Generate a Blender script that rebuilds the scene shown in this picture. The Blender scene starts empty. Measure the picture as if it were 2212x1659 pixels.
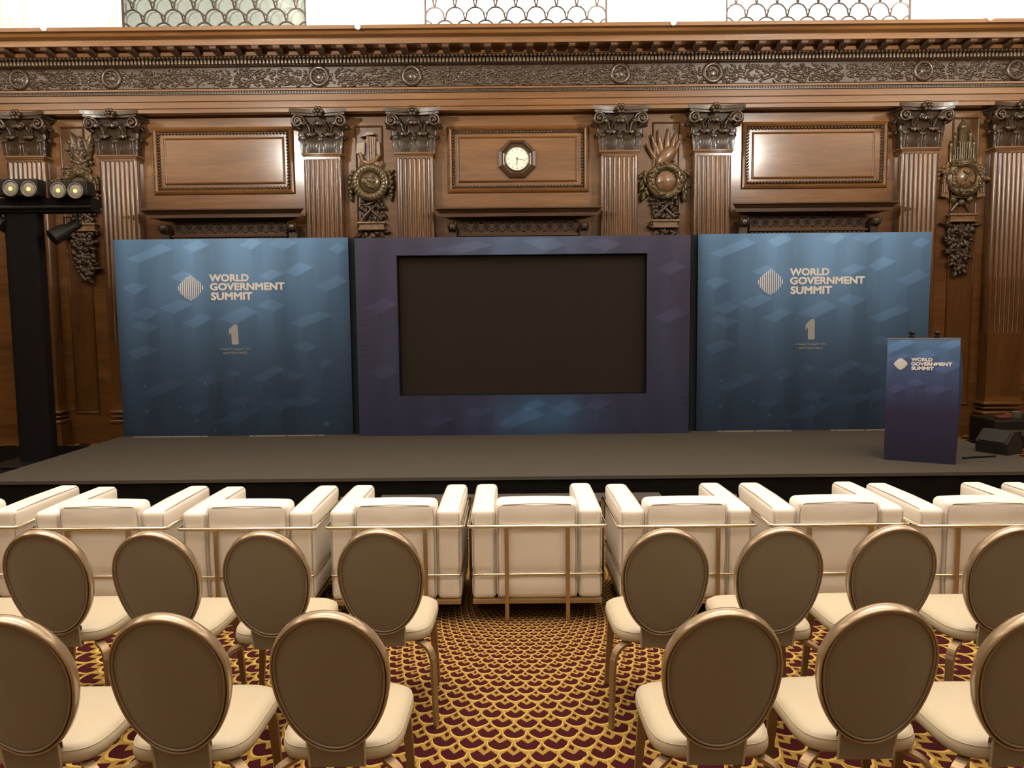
import bpy, math, random
import numpy as np
from mathutils import Vector, Matrix, Euler
random.seed(7)
rng = np.random.default_rng(5)
R = math.radians
C = bpy.context.scene.collection
sc = bpy.context.scene

# ------------------------------------------------------------------ camera
W_, H_ = 2212.0, 1659.0
F = 1662.0
CAM_H = 1.70
PITCH, ROLL = R(5.0), 0.0098
_r0 = Vector((1, 0, 0)); _u0 = Vector((0, math.sin(PITCH), math.cos(PITCH)))
_fw = Vector((0, math.cos(PITCH), -math.sin(PITCH)))
_r = _r0 * math.cos(ROLL) - _u0 * math.sin(ROLL)
_u = _r0 * math.sin(ROLL) + _u0 * math.cos(ROLL)
cd = bpy.data.cameras.new('camera'); cam = bpy.data.objects.new('camera', cd); C.objects.link(cam)
cd.sensor_fit = 'HORIZONTAL'; cd.sensor_width = 36.0; cd.lens = 36.0 * F / W_
cd.clip_start = 0.05; cd.clip_end = 100
cam.matrix_world = Matrix(((_r.x, _u.x, -_fw.x, 0), (_r.y, _u.y, -_fw.y, 0), (_r.z, _u.z, -_fw.z, CAM_H), (0, 0, 0, 1)))
sc.camera = cam
def ray(px, py):
    return _fw + _r * ((px - W_ / 2) / F) - _u * ((py - H_ / 2) / F)
def P(px, py, Y):                                   # photo pixel -> point on the plane y = Y
    d = ray(px, py); t = Y / d.y
    return Vector((d.x * t, Y, CAM_H + d.z * t))
def PZ(px, py, Z):                                  # photo pixel -> point on the plane z = Z
    d = ray(px, py); t = (Z - CAM_H) / d.z
    return Vector((d.x * t, d.y * t, Z))
def zc(py, Y): return P(1106, py, Y).z              # height of a level line read on the middle column

# ------------------------------------------------------------------ render settings, world, lights
sc.view_settings.view_transform = 'Standard'; sc.view_settings.look = 'None'
sc.view_settings.gamma = 1.0; sc.view_settings.use_curve_mapping = False
sc.view_settings.exposure = 0.0
try:
    sc.cycles.use_denoising = True
    sc.cycles.max_bounces = 8; sc.cycles.diffuse_bounces = 4; sc.cycles.glossy_bounces = 4
    sc.cycles.sample_clamp_indirect = 6.0
except Exception: pass
wd = bpy.data.worlds.new('world'); sc.world = wd; wd.use_nodes = True
wd.node_tree.nodes['Background'].inputs[0].default_value = (1.0, 0.82, 0.62, 1)
wd.node_tree.nodes['Background'].inputs[1].default_value = 0.05
YW = 10.6
WARM = (1.0, 0.91, 0.79)
def area(name, loc, rot, sx, sy, power, col=WARM, spread=None):
    l = bpy.data.lights.new(name, 'AREA'); l.shape = 'RECTANGLE'; l.size = sx; l.size_y = sy
    l.energy = power; l.color = col
    if spread: l.spread = spread
    o = bpy.data.objects.new(name, l); C.objects.link(o); o.location = loc; o.rotation_euler = rot
    return o
def point(name, loc, power, rad, col=WARM):
    l = bpy.data.lights.new(name, 'POINT'); l.energy = power; l.shadow_soft_size = rad; l.color = col
    o = bpy.data.objects.new(name, l); C.objects.link(o); o.location = loc
    return o
# two unseen chandeliers with added light-blocking shades, ceiling lamps over the seats, uplights in the cove over the cornice
CHAN = ((-4.6, 3.5, 5.15), (5.1, 3.5, 5.15))
for q in CHAN: point('chandelier_lamp', q, 3200, 0.14, (1.0, 0.945, 0.86))
area('ceiling_lamp', (0, 4.6, 7.3), (0, 0, 0), 9.0, 2.4, 160, spread=R(76))
area('ceiling_lamp', (0, 0.6, 7.3), (0, 0, 0), 9.0, 2.4, 120, spread=R(96))
for px in (125, 790, 1445, 2105):
    p = P(px, 40, 10.2)
    area('cove_uplight', (p.x, 10.22, 5.62), (R(168), 0, 0), 1.6 if px > 300 else 0.5, 0.12, 130 if px > 300 else 8)
area('cove_uplight', (0, -5.2, 5.9), (R(180), 0, 0), 14, 0.3, 60)
area('cove_uplight', (-8.9, 2.0, 5.9), (R(180), 0, R(90)), 12, 0.3, 60)
area('cove_uplight', (8.9, 2.0, 5.9), (R(180), 0, R(90)), 12, 0.3, 60)

# ------------------------------------------------------------------ materials
def srgb(r, g, b):
    f = lambda c: (c / 255 / 12.92) if c <= 10.31 else (((c / 255) + 0.055) / 1.055) ** 2.4
    return (f(r), f(g), f(b), 1)
def mk(name):
    m = bpy.data.materials.new(name); m.use_nodes = True
    return m, m.node_tree.nodes, m.node_tree.links, m.node_tree.nodes['Principled BSDF']
def plain(name, col, rough=0.5, metal=0.0, coat=0.0, spec=0.5, bump=0.0, bscale=60, var=0.0, sheen=0.0):
    m, N, L, b = mk(name)
    b.inputs['Base Color'].default_value = col; b.inputs['Roughness'].default_value = rough
    b.inputs['Metallic'].default_value = metal; b.inputs['Coat Weight'].default_value = coat
    b.inputs['Coat Roughness'].default_value = 0.2; b.inputs['Specular IOR Level'].default_value = spec
    if sheen: b.inputs['Sheen Weight'].default_value = sheen
    if bump or var:
        tc = N.new('ShaderNodeTexCoord'); nz = N.new('ShaderNodeTexNoise'); nz.inputs['Scale'].default_value = bscale
        nz.inputs['Detail'].default_value = 4; L.new(tc.outputs['Object'], nz.inputs['Vector'])
        if bump:
            bp = N.new('ShaderNodeBump'); bp.inputs['Strength'].default_value = bump; bp.inputs['Distance'].default_value = 0.01
            L.new(nz.outputs['Fac'], bp.inputs['Height']); L.new(bp.outputs['Normal'], b.inputs['Normal'])
        if var:
            rp = N.new('ShaderNodeValToRGB'); e = rp.color_ramp.elements
            e[0].position = 0.3; e[1].position = 0.7
            e[0].color = tuple(c * (1 - var) for c in col[:3]) + (1,); e[1].color = tuple(min(1, c * (1 + var)) for c in col[:3]) + (1,)
            L.new(nz.outputs['Fac'], rp.inputs['Fac']); L.new(rp.outputs['Color'], b.inputs['Base Color'])
    return m
def wood(name, c0, c1, scale=(1, 1, 1), rough=0.32, coat=0.5, crough=0.16, bump=0.05):
    m, N, L, b = mk(name)
    tc = N.new('ShaderNodeTexCoord'); mp = N.new('ShaderNodeMapping'); mp.inputs['Scale'].default_value = scale
    L.new(tc.outputs['Object'], mp.inputs['Vector'])
    n1 = N.new('ShaderNodeTexNoise'); n1.inputs['Scale'].default_value = 1.0; n1.inputs['Detail'].default_value = 6; n1.inputs['Distortion'].default_value = 0.6
    L.new(mp.outputs['Vector'], n1.inputs['Vector'])
    n2 = N.new('ShaderNodeTexNoise'); n2.inputs['Scale'].default_value = 6.0; n2.inputs['Detail'].default_value = 3
    L.new(mp.outputs['Vector'], n2.inputs['Vector'])
    mx = N.new('ShaderNodeMath'); mx.operation = 'MULTIPLY_ADD'; mx.inputs[1].default_value = 0.35
    L.new(n2.outputs['Fac'], mx.inputs[0]); 
    m2 = N.new('ShaderNodeMath'); m2.operation = 'MULTIPLY'; m2.inputs[1].default_value = 0.75
    L.new(n1.outputs['Fac'], m2.inputs[0]); L.new(m2.outputs[0], mx.inputs[2])
    rp = N.new('ShaderNodeValToRGB'); e = rp.color_ramp.elements
    e[0].position = 0.34; e[0].color = c0; e[1].position = 0.74; e[1].color = c1
    L.new(mx.outputs[0], rp.inputs['Fac']); L.new(rp.outputs['Color'], b.inputs['Base Color'])
    b.inputs['Roughness'].default_value = rough; b.inputs['Coat Weight'].default_value = coat; b.inputs['Coat Roughness'].default_value = crough; b.inputs['Specular IOR Level'].default_value = 0.25
    bp = N.new('ShaderNodeBump'); bp.inputs['Strength'].default_value = bump; bp.inputs['Distance'].default_value = 0.01
    L.new(mx.outputs[0], bp.inputs['Height']); L.new(bp.outputs['Normal'], b.inputs['Normal'])
    return m
def emis(name, col, s):
    m, N, L, b = mk(name)
    b.inputs['Base Color'].default_value = col; b.inputs['Emission Color'].default_value = col; b.inputs['Emission Strength'].default_value = s
    b.inputs['Roughness'].default_value = 0.3
    return m
M = {}
M['wood_h'] = wood('polished_mahogany_horizontal', (0.105, 0.042, 0.011, 1), (0.225, 0.102, 0.030, 1), (0.6, 4, 7), rough=0.45, coat=1.0, crough=0.16, bump=0.015)
M['wood_v'] = wood('polished_mahogany_vertical', (0.072, 0.030, 0.009, 1), (0.160, 0.074, 0.023, 1), (3, 3, 0.5), rough=0.32, coat=1.0, crough=0.18, bump=0.0)
M['wood_dark'] = wood('aged_dark_mahogany', (0.050, 0.024, 0.012, 1), (0.135, 0.068, 0.032, 1), (0.8, 6, 12), rough=0.4, coat=0.3, crough=0.25)
M['carved'] = plain('carved_dark_wood', (0.046, 0.026, 0.0125, 1), 0.36, coat=0.6, var=0.45, bscale=18)
M['carved_mid'] = plain('mid_brown_carved_wood', (0.11, 0.070, 0.038, 1), 0.34, coat=0.5, var=0.35, bscale=8)  # mid brown carved wood, tone varied at random
M['gilt'] = plain('bronzed_carved_wood', (0.135, 0.095, 0.045, 1), 0.28, metal=0.3, coat=0.5, var=0.4, bscale=25)
M['carved_light'] = plain('polished_carved_wood', (0.20, 0.11, 0.052, 1), 0.32, coat=0.5, var=0.3, bscale=14)
M['plaster'] = plain('cream_plaster', (0.80, 0.72, 0.62, 1), 0.7, bump=0.05)
M['ceiling'] = plain('ceiling_paint', (0.34, 0.29, 0.23, 1), 0.8)  # unseen ceiling, colour darkened to reduce bounced light
M['iron'] = plain('dark_wrought_iron', (0.045, 0.030, 0.022, 1), 0.45, metal=0.3)
M['glass_lit'] = emis('lit_obscured_glass', (1.0, 0.97, 0.92, 1), 1.6)
M['glass_dim'] = emis('grey_green_obscured_glass', (0.22, 0.245, 0.215, 1), 0.45)
M['stage'] = plain('stage_carpet', (0.078, 0.069, 0.059, 1), 0.95, bump=0.25, bscale=350, var=0.12, spec=0.1)
M['black_cloth'] = plain('black_cloth', (0.006, 0.0055, 0.005, 1), 0.95, spec=0.1, bump=0.2, bscale=30)
M['black_drape'] = plain('black_drape', (0.010, 0.009, 0.010, 1), 0.9, spec=0.15, bump=0.2, bscale=20)
M['black_metal'] = plain('black_metal', (0.010, 0.009, 0.009, 1), 0.5, spec=0.4)
M['grey_step'] = plain('worn_step_top', (0.06, 0.052, 0.047, 1), 0.8)
M['leather'] = plain('white_leather', (0.78, 0.73, 0.67, 1), 0.42, coat=0.08, bump=0.22, bscale=6, var=0.03)
M['leather_seam'] = plain('white_leather_piping', (0.42, 0.36, 0.29, 1), 0.5)
M['steel'] = plain('polished_steel', (0.80, 0.72, 0.58, 1), 0.16, metal=1.0)
M['steel_flat'] = plain('brushed_steel', (0.52, 0.40, 0.26, 1), 0.35, metal=0.9)
M['base_strip'] = plain('bronze_base_strip', (0.36, 0.24, 0.12, 1), 0.4, metal=0.5)
M['bronze'] = plain('champagne_metal', (0.34, 0.25, 0.155, 1), 0.24, metal=0.4, coat=1.0)
M['leg_metal'] = plain('bronze_leg_metal', (0.34, 0.235, 0.135, 1), 0.38, metal=0.7)
M['taupe'] = plain('taupe_upholstery', (0.185, 0.145, 0.090, 1), 0.60, bump=0.10, bscale=300, sheen=0.6)
M['taupe_pipe'] = plain('taupe_piping', (0.27, 0.20, 0.125, 1), 0.5)
M['cream'] = plain('cream_vinyl', (0.44, 0.375, 0.27, 1), 0.45, bump=0.05, bscale=12)
M['screen'] = plain('led_wall_face', (0.022, 0.0165, 0.013, 1), 0.6, spec=0.3)
M['navy'] = plain('navy_panel_edge', (0.006, 0.016, 0.034, 1), 0.7)
M['white_print'] = plain('white_lettering', (0.90, 0.93, 0.97, 1), 0.6)
M['silver_print'] = plain('silver_grey_print', (0.40, 0.43, 0.46, 1), 0.6, var=0.35, bscale=160)
M['grey_print'] = plain('grey_blue_lettering', (0.36, 0.42, 0.47, 1), 0.6)
M['metal_strip'] = plain('pale_metal_strip', (0.42, 0.38, 0.32, 1), 0.4, metal=0.3)
M['floor_strip'] = plain('dull_aluminium_strip', (0.26, 0.24, 0.21, 1), 0.5)
M['clock_face'] = plain('ivory_clock_face', (0.92, 0.92, 0.82, 1), 0.22, coat=0.8)
M['clock_frame'] = plain('dark_clock_case', (0.060, 0.030, 0.016, 1), 0.3, coat=0.6)
M['clock_mark'] = plain('grey_clock_marks', (0.20, 0.22, 0.18, 1), 0.5)
M['lens'] = emis('frosted_lamp_lens', (0.34, 0.32, 0.29, 1), 0.05)  # lens and led glow faintly for reflected light; the lamps are off
M['lens_rim'] = plain('lens_rim', (0.22, 0.21, 0.19, 1), 0.35, metal=0.4)
M['led'] = emis('yellow_led', (1.0, 0.78, 0.22, 1), 0.9)
M['knob'] = emis('small_white_lamp', (1.0, 0.9, 0.72, 1), 0.9)
M['monitor_black'] = plain('scuffed_black_paint', (0.016, 0.015, 0.014, 1), 0.6)
M['red_cloth'] = plain('dull_red_cloth', (0.16, 0.045, 0.035, 1), 0.8)
M['grey_plastic'] = plain('grey_plastic', (0.10, 0.095, 0.09, 1), 0.5)

# printed fabric: colour read from the print stored on the panel's own grid
def print_mat(name, rough=0.75):
    m, N, L, b = mk(name)
    a = N.new('ShaderNodeAttribute'); a.attribute_name = 'print'
    L.new(a.outputs['Color'], b.inputs['Base Color']); b.inputs['Roughness'].default_value = rough
    b.inputs['Specular IOR Level'].default_value = 0.25
    return m
M['print'] = print_mat('printed_backdrop_fabric')

# carpet: fish-scale fan pattern laid out in growing rings round one centre
def carpet_mat():
    m, N, L, b = mk('fan_pattern_carpet')
    def mth(op, a, c=None, d=None, clamp=False):
        n = N.new('ShaderNodeMath'); n.operation = op; n.use_clamp = clamp
        for i, v in enumerate((a, c, d)):
            if v is None: continue
            if isinstance(v, (int, float)): n.inputs[i].default_value = v
            else: L.new(v, n.inputs[i])
        return n.outputs[0]
    tc = N.new('ShaderNodeTexCoord'); sp = N.new('ShaderNodeSeparateXYZ'); L.new(tc.outputs['Object'], sp.inputs[0])
    dx = mth('SUBTRACT', sp.outputs[0], 0.05); dy = mth('SUBTRACT', sp.outputs[1], 5.02)
    # a little hand-made wobble
    nz = N.new('ShaderNodeTexNoise'); nz.inputs['Scale'].default_value = 22; nz.inputs['Detail'].default_value = 2
    L.new(tc.outputs['Object'], nz.inputs['Vector'])
    wob = mth('MULTIPLY', mth('SUBTRACT', nz.outputs['Fac'], 0.5), 0.16)
    r = mth('SQRT', mth('ADD', mth('MULTIPLY', dx, dx), mth('MULTIPLY', dy, dy)))
    r = mth('MAXIMUM', r, 0.12)
    th = mth('ARCTAN2', dx, dy)
    NS = 116
    u = mth('ADD', mth('MULTIPLY', th, NS / (2 * math.pi)), 400.0)
    v = mth('ADD', mth('DIVIDE', mth('LOGARITHM', r, math.e), -0.0400), 400.0)   # grows towards the centre
    u = mth('ADD', u, wob); v = mth('ADD', v, wob)
    k = mth('FLOOR', v); t = mth('SUBTRACT', v, k)
    off = mth('MULTIPLY', k, 0.5)
    a = mth('SUBTRACT', mth('FRACT', mth('ADD', u, off)), 0.5)
    g = mth('SUBTRACT', 1.0, mth('SQRT', mth('MAXIMUM', mth('SUBTRACT', 1.0, mth('MULTIPLY', mth('MULTIPLY', a, a), 4.0)), 0.0)))
    inside = mth('GREATER_THAN', t, g)
    a2 = mth('SUBTRACT', mth('FRACT', mth('ADD', mth('ADD', u, off), 0.5)), 0.5)
    la = mth('ADD', mth('MULTIPLY', a, inside), mth('MULTIPLY', a2, mth('SUBTRACT', 1.0, inside)))
    lt = mth('ADD', t, mth('SUBTRACT', 1.0, inside))
    aa = mth('ABSOLUTE', la)
    lg = mth('SUBTRACT', 1.0, mth('SQRT', mth('MAXIMUM', mth('SUBTRACT', 1.0, mth('MULTIPLY', mth('MULTIPLY', la, la), 4.0)), 0.0)))
    dist = mth('SUBTRACT', lt, lg)
    bean = mth('MULTIPLY', mth('GREATER_THAN', dist, 0.14), mth('LESS_THAN', aa, 0.43))
    top = mth('MINIMUM', mth('MULTIPLY_ADD', aa, 1.6, 0.66), mth('MULTIPLY_ADD', aa, -1.6, 1.42))
    bean = mth('MULTIPLY', bean, mth('LESS_THAN', lt, top))
    dm = mth('ADD', mth('DIVIDE', aa, 0.105), mth('DIVIDE', mth('ABSOLUTE', mth('SUBTRACT', lt, 1.22)), 0.24))
    dia = mth('LESS_THAN', dm, 1.0)
    dark = mth('MAXIMUM', bean, dia)
    edge = mth('LESS_THAN', mth('ABSOLUTE', mth('SUBTRACT', dist, 0.08)), 0.075)
    n2 = N.new('ShaderNodeTexNoise'); n2.inputs['Scale'].default_value = 240; L.new(tc.outputs['Object'], n2.inputs['Vector'])
    gold = N.new('ShaderNodeMix'); gold.data_type = 'RGBA'; L.new(edge, gold.inputs[0])
    gold.inputs[6].default_value = (0.26, 0.160, 0.036, 1); gold.inputs[7].default_value = (0.45, 0.300, 0.080, 1)
    mix = N.new('ShaderNodeMix'); mix.data_type = 'RGBA'; L.new(dark, mix.inputs[0])
    L.new(gold.outputs[2], mix.inputs[6]); mix.inputs[7].default_value = (0.040, 0.0055, 0.007, 1)
    hs = N.new('ShaderNodeHueSaturation'); L.new(mix.outputs[2], hs.inputs['Color'])
    L.new(mth('MULTIPLY_ADD', n2.outputs['Fac'], 0.5, 0.75), hs.inputs['Value'])
    L.new(hs.outputs['Color'], b.inputs['Base Color'])
    b.inputs['Roughness'].default_value = 0.95; b.inputs['Specular IOR Level'].default_value = 0.1
    bp = N.new('ShaderNodeBump'); bp.inputs['Strength'].default_value = 0.35; bp.inputs['Distance'].default_value = 0.004
    L.new(n2.outputs['Fac'], bp.inputs['Height']); L.new(bp.outputs['Normal'], b.inputs['Normal'])
    return m
M['carpet'] = carpet_mat()

# ------------------------------------------------------------------ mesh helpers
class MB:
    def __init__(s): s.v = []; s.f = []; s.s = []
    def add(s, v, f, smooth=False):
        o = len(s.v); s.v.extend([tuple(p) for p in v]); s.f.extend([tuple(i + o for i in q) for q in f]); s.s.extend([smooth] * len(f)); return s
    def box(s, x0, x1, y0, y1, z0, z1):
        v = [(x, y, z) for z in (z0, z1) for y in (y0, y1) for x in (x0, x1)]
        return s.add(v, [(0, 2, 3, 1), (4, 5, 7, 6), (0, 1, 5, 4), (1, 3, 7, 5), (3, 2, 6, 7), (2, 0, 4, 6)])
    def cbox(s, x0, x1, y0, y1, z0, z1, c):               # box with chamfered edges (smooth rounded look)
        return s.rbox(((x0 + x1) / 2, (y0 + y1) / 2, (z0 + z1) / 2), ((x1 - x0) / 2, (y1 - y0) / 2, (z1 - z0) / 2), c, 1)
    def rbox(s, c, h, r, n=4, bulge=(0, 0, 0), mod=None):
        ax = []
        for k in range(3):
            r_ = min(r, h[k] * 0.98); e = h[k]
            t = [-e, -e + 0.25 * r_, -e + 0.6 * r_, -e + r_]
            m = [(-e + r_) + (2 * (e - r_)) * i / n for i in range(1, n)]
            ax.append(t + m + [-q for q in t[::-1]])
        verts = []; idx = {}; faces = []
        def vid(p):
            key = (round(p[0], 6), round(p[1], 6), round(p[2], 6))
            if key in idx: return idx[key]
            q = [max(-(h[k] - min(r, h[k] * .98)), min(h[k] - min(r, h[k] * .98), p[k])) for k in range(3)]
            d = Vector([p[k] - q[k] for k in range(3)]); rr = [min(r, h[k] * .98) for k in range(3)]
            if d.length > 1e-9:
                dn = d.normalized(); o = [q[k] + dn[k] * rr[k] for k in range(3)]
            else: o = list(p)
            for k in range(3):
                if bulge[k]:
                    a_, b_ = (k + 1) % 3, (k + 2) % 3
                    w = max(0, 1 - (p[a_] / h[a_]) ** 2) * max(0, 1 - (p[b_] / h[b_]) ** 2)
                    o[k] += bulge[k] * w * (1 if p[k] > 0 else -1) * (abs(p[k]) / h[k])
            w = Vector((o[0] + c[0], o[1] + c[1], o[2] + c[2]))
            if mod: w = mod(w)
            idx[key] = len(verts); verts.append(w); return idx[key]
        for k in range(3):
            a_, b_ = (k + 1) % 3, (k + 2) % 3
            for sg in (-1, 1):
                for i in range(len(ax[a_]) - 1):
                    for j in range(len(ax[b_]) - 1):
                        q = []
                        for (ii, jj) in ((i, j), (i + 1, j), (i + 1, j + 1), (i, j + 1)):
                            p = [0, 0, 0]; p[k] = sg * h[k]; p[a_] = ax[a_][ii]; p[b_] = ax[b_][jj]; q.append(vid(p))
                        faces.append(tuple(q if sg > 0 else q[::-1]))
        return s.add(verts, faces, True)
    def tube(s, pts, r, n=8, closed=False, flat=1.0, up=None):
        pts = [Vector(p) for p in pts]; m = len(pts); v = []; f = []
        rr = r if isinstance(r, (list, tuple)) else [r] * m
        prev = None
        for i in range(m):
            if closed: t = pts[(i + 1) % m] - pts[i - 1]
            else: t = pts[min(i + 1, m - 1)] - pts[max(i - 1, 0)]
            t.normalize()
            if prev is None:
                u = Vector(up) if up else (Vector((0, 0, 1)) if abs(t.z) < 0.9 else Vector((0, 1, 0)))
            else: u = prev
            a = (u - t * u.dot(t)).normalized(); prev = a; b = t.cross(a)
            for j in range(n):
                w = 2 * math.pi * j / n
                v.append(pts[i] + a * math.cos(w) * rr[i] + b * math.sin(w) * rr[i] * flat)
        for i in range(m if closed else m - 1):
            for j in range(n):
                k = (i + 1) % m
                f.append((i * n + j, i * n + (j + 1) % n, k * n + (j + 1) % n, k * n + j))
        s.add(v, f, True)
        if not closed:
            s.add([v[j] for j in range(n)], [tuple(range(n))[::-1]]); s.add([v[(m - 1) * n + j] for j in range(n)], [tuple(range(n))])
        return s
    def bar(s, pts, w, t, side=(1, 0, 0), sub=0):         # rectangular bar along a path
        pts = [Vector(p) for p in pts]; v = []; f = []
        if sub:
            ww = w if isinstance(w, (list, tuple)) else [w] * len(pts); P2 = []; W2 = []
            for i in range(len(pts) - 1):
                p0, p1, p2, p3 = pts[max(i - 1, 0)], pts[i], pts[i + 1], pts[min(i + 2, len(pts) - 1)]
                for j in range(sub):
                    t_ = j / sub; P2.append(.5 * ((2 * p1) + (p2 - p0) * t_ + (2 * p0 - 5 * p1 + 4 * p2 - p3) * t_ ** 2 + (3 * p1 - p0 - 3 * p2 + p3) * t_ ** 3)); W2.append(ww[i] + (ww[i + 1] - ww[i]) * t_)
            pts = P2 + [pts[-1]]; w = W2 + [ww[-1]]
        ww = w if isinstance(w, (list, tuple)) else [w] * len(pts)
        for i, p in enumerate(pts):
            d = (pts[min(i + 1, len(pts) - 1)] - pts[max(i - 1, 0)]).normalized()
            a = Vector(side); a = (a - d * a.dot(d)).normalized(); b = d.cross(a)
            for (x, y) in ((-1, -1), (1, -1), (1, 1), (-1, 1)):
                v.append(p + a * x * ww[i] / 2 + b * y * t / 2)
        for i in range(len(pts) - 1):
            for j in range(4):
                f.append((i * 4 + j, i * 4 + (j + 1) % 4, i * 4 + 4 + (j + 1) % 4, i * 4 + 4 + j))
        f.append((3, 2, 1, 0)); n = 4 * (len(pts) - 1); f.append((n, n + 1, n + 2, n + 3))
        return s.add(v, f)
    def ball(s, c, r, nu=8, nv=6, rot=None):
        if isinstance(r, (int, float)): r = (r, r, r)
        v = []; f = []; m = rot or Matrix.Identity(3)
        for i in range(1, nv):
            a = math.pi * i / nv
            for j in range(nu):
                b = 2 * math.pi * j / nu
                v.append(Vector(c) + m @ Vector((r[0] * math.sin(a) * math.cos(b), r[1] * math.sin(a) * math.sin(b), r[2] * math.cos(a))))
        t = len(v); v.append(Vector(c) + m @ Vector((0, 0, r[2]))); v.append(Vector(c) + m @ Vector((0, 0, -r[2])))
        for i in range(nv - 2):
            for j in range(nu):
                f.append((i * nu + j, (i + 1) * nu + j, (i + 1) * nu + (j + 1) % nu, i * nu + (j + 1) % nu))
        for j in range(nu):
            f.append((t, j, (j + 1) % nu)); f.append((t + 1, (nv - 2) * nu + (j + 1) % nu, (nv - 2) * nu + j))
        return s.add(v, f, True)
    def torus(s, c, R_, r, n=28, m=8, flat=1.0, a0=0, a1=2 * math.pi, ry=None):   # ring facing -y
        cl = abs(a1 - a0 - 2 * math.pi) < 1e-6
        pts = [(c[0] + R_ * math.cos(a0 + (a1 - a0) * i / n), c[1], c[2] + R_ * math.sin(a0 + (a1 - a0) * i / n)) for i in range(n if cl else n + 1)]
        return s.tube(pts, r, m, cl, flat, up=(0, 1, 0))
    def disc(s, c, r, y0, y1, n=28):                      # short cylinder along y
        v = [(c[0] + r * math.cos(2 * math.pi * i / n), y, c[1] + r * math.sin(2 * math.pi * i / n)) for y in (y0, y1) for i in range(n)]
        f = [tuple(range(n)), tuple(range(2 * n - 1, n - 1, -1))] + [(i, n + i, n + (i + 1) % n, (i + 1) % n) for i in range(n)]
        return s.add(v, f)
    def lathe_y(s, c, prof, n=28):                        # profile [(radius, y)] about an axis along y through (x, z)
        v = []; f = []
        for (r, y) in prof:
            for i in range(n):
                a = 2 * math.pi * i / n; v.append((c[0] + r * math.cos(a), y, c[1] + r * math.sin(a)))
        for k in range(len(prof) - 1):
            for i in range(n): f.append((k * n + i, k * n + (i + 1) % n, (k + 1) * n + (i + 1) % n, (k + 1) * n + i))
        f.append(tuple(range(n))[::-1]); f.append(tuple((len(prof) - 1) * n + i for i in range(n)))
        return s.add(v, f, True)
    def prism(s, poly, y0, y1):                           # polygon in x,z pushed through y
        n = len(poly); v = [(x, y, z) for y in (y0, y1) for (x, z) in poly]
        f = [tuple(range(n)), tuple(range(2 * n - 1, n - 1, -1))] + [(i, n + i, n + (i + 1) % n, (i + 1) % n) for i in range(n)]
        return s.add(v, f)
    def extr_x(s, prof, x0, x1):                          # profile in y,z pushed through x
        n = len(prof); v = [(x, y, z) for x in (x0, x1) for (y, z) in prof]
        f = [tuple(range(n)), tuple(range(2 * n - 1, n - 1, -1))] + [(i, n + i, n + (i + 1) % n, (i + 1) % n) for i in range(n)]
        return s.add(v, f)
    def extr_z(s, prof, z0, z1, smooth=False):
        n = len(prof); v = [(x, y, z) for z in (z0, z1) for (x, y) in prof]
        s.add(v, [(i, n + i, n + (i + 1) % n, (i + 1) % n) for i in range(n)], smooth)
        return s.add(v, [tuple(range(n)), tuple(range(2 * n - 1, n - 1, -1))])
    def frame(s, x0, x1, z0, z1, w, y0, y1):              # mitred picture-frame moulding, raised from y1 (wall) to y0
        ym = y0
        o = [(x0, z0), (x1, z0), (x1, z1), (x0, z1)]
        rings = []
        for (d, y) in ((0, y1), (0.18 * w, y0 + 0.3 * (y1 - y0)), (0.5 * w, ym), (0.8 * w, y0 + 0.35 * (y1 - y0)), (w, y1)):
            rings.append([(x0 + d, y, z0 + d), (x1 - d, y, z0 + d), (x1 - d, y, z1 - d), (x0 + d, y, z1 - d)])
        v = [p for r_ in rings for p in r_]; f = []
        for k in range(4):
            for i in range(4): f.append((k * 4 + i, k * 4 + (i + 1) % 4, (k + 1) * 4 + (i + 1) % 4, (k + 1) * 4 + i))
        return s.add(v, f)
    def leaf(s, base, ang, ln, wd, out, curl=0.5, th=0.5, lob=3):   # carved leaf lying on the wall, tip lifted; ang in the xz plane
        ca, sa = math.cos(ang), math.sin(ang); v = []; f = []; nt, ns = 7, 4
        for i in range(nt + 1):
            t = i / nt
            w = wd * math.sin(math.pi * min(1, t * 0.93 + 0.07)) ** 0.7 * (1 - 0.22 * abs(math.sin(lob * math.pi * t)))
            o = out * (0.25 + th * math.sin(math.pi * t) + curl * t * t)
            for j in range(ns + 1):
                q = j / ns * 2 - 1
                x = t * ln; z = q * w; y = -o * (1 - 0.85 * q * q) + 0.0
                v.append((base[0] + x * ca - z * sa, base[1] + y, base[2] + x * sa + z * ca))
        for i in range(nt):
            for j in range(ns):
                a = i * (ns + 1) + j; f.append((a, a + 1, a + ns + 2, a + ns + 1))
        return s.add(v, f, True)
    def grid(s, fn, nu, nv, smooth=True, close_u=False):
        v = [fn(i / nu, j / nv) for j in range(nv + 1) for i in range(nu + (0 if close_u else 1))]
        w = nu if close_u else nu + 1; f = []
        for j in range(nv):
            for i in range(nu):
                f.append((j * w + i, j * w + (i + 1) % w, (j + 1) * w + (i + 1) % w, (j + 1) * w + i))
        return s.add(v, f, smooth)
    def mesh(s, name, m):
        me = bpy.data.meshes.new(name); me.from_pydata(s.v, [], s.f); me.materials.append(M[m] if isinstance(m, str) else m)
        me.polygons.foreach_set('use_smooth', s.s); me.update(); return me
    def build(s, name, m, parent=None, loc=None):
        o = bpy.data.objects.new(name, s.mesh(name, m)); C.objects.link(o)
        if parent: o.parent = parent
        if loc: o.location = loc
        return o
def tag(o, label, cat, group=None, kind=None):
    o['label'] = label; o['category'] = cat
    if group: o['group'] = group
    if kind: o['kind'] = kind
    return o
def thing(name, label, cat, loc=(0, 0, 0), rz=0, group=None):
    o = bpy.data.objects.new(name, None); C.objects.link(o); o.empty_display_size = 0.1
    o.location = loc; o.rotation_euler = (0, 0, rz); return tag(o, label, cat, group)
def struct(o, label=None):
    o['kind'] = 'structure'
    if label: o['label'] = label
    return o
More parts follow.
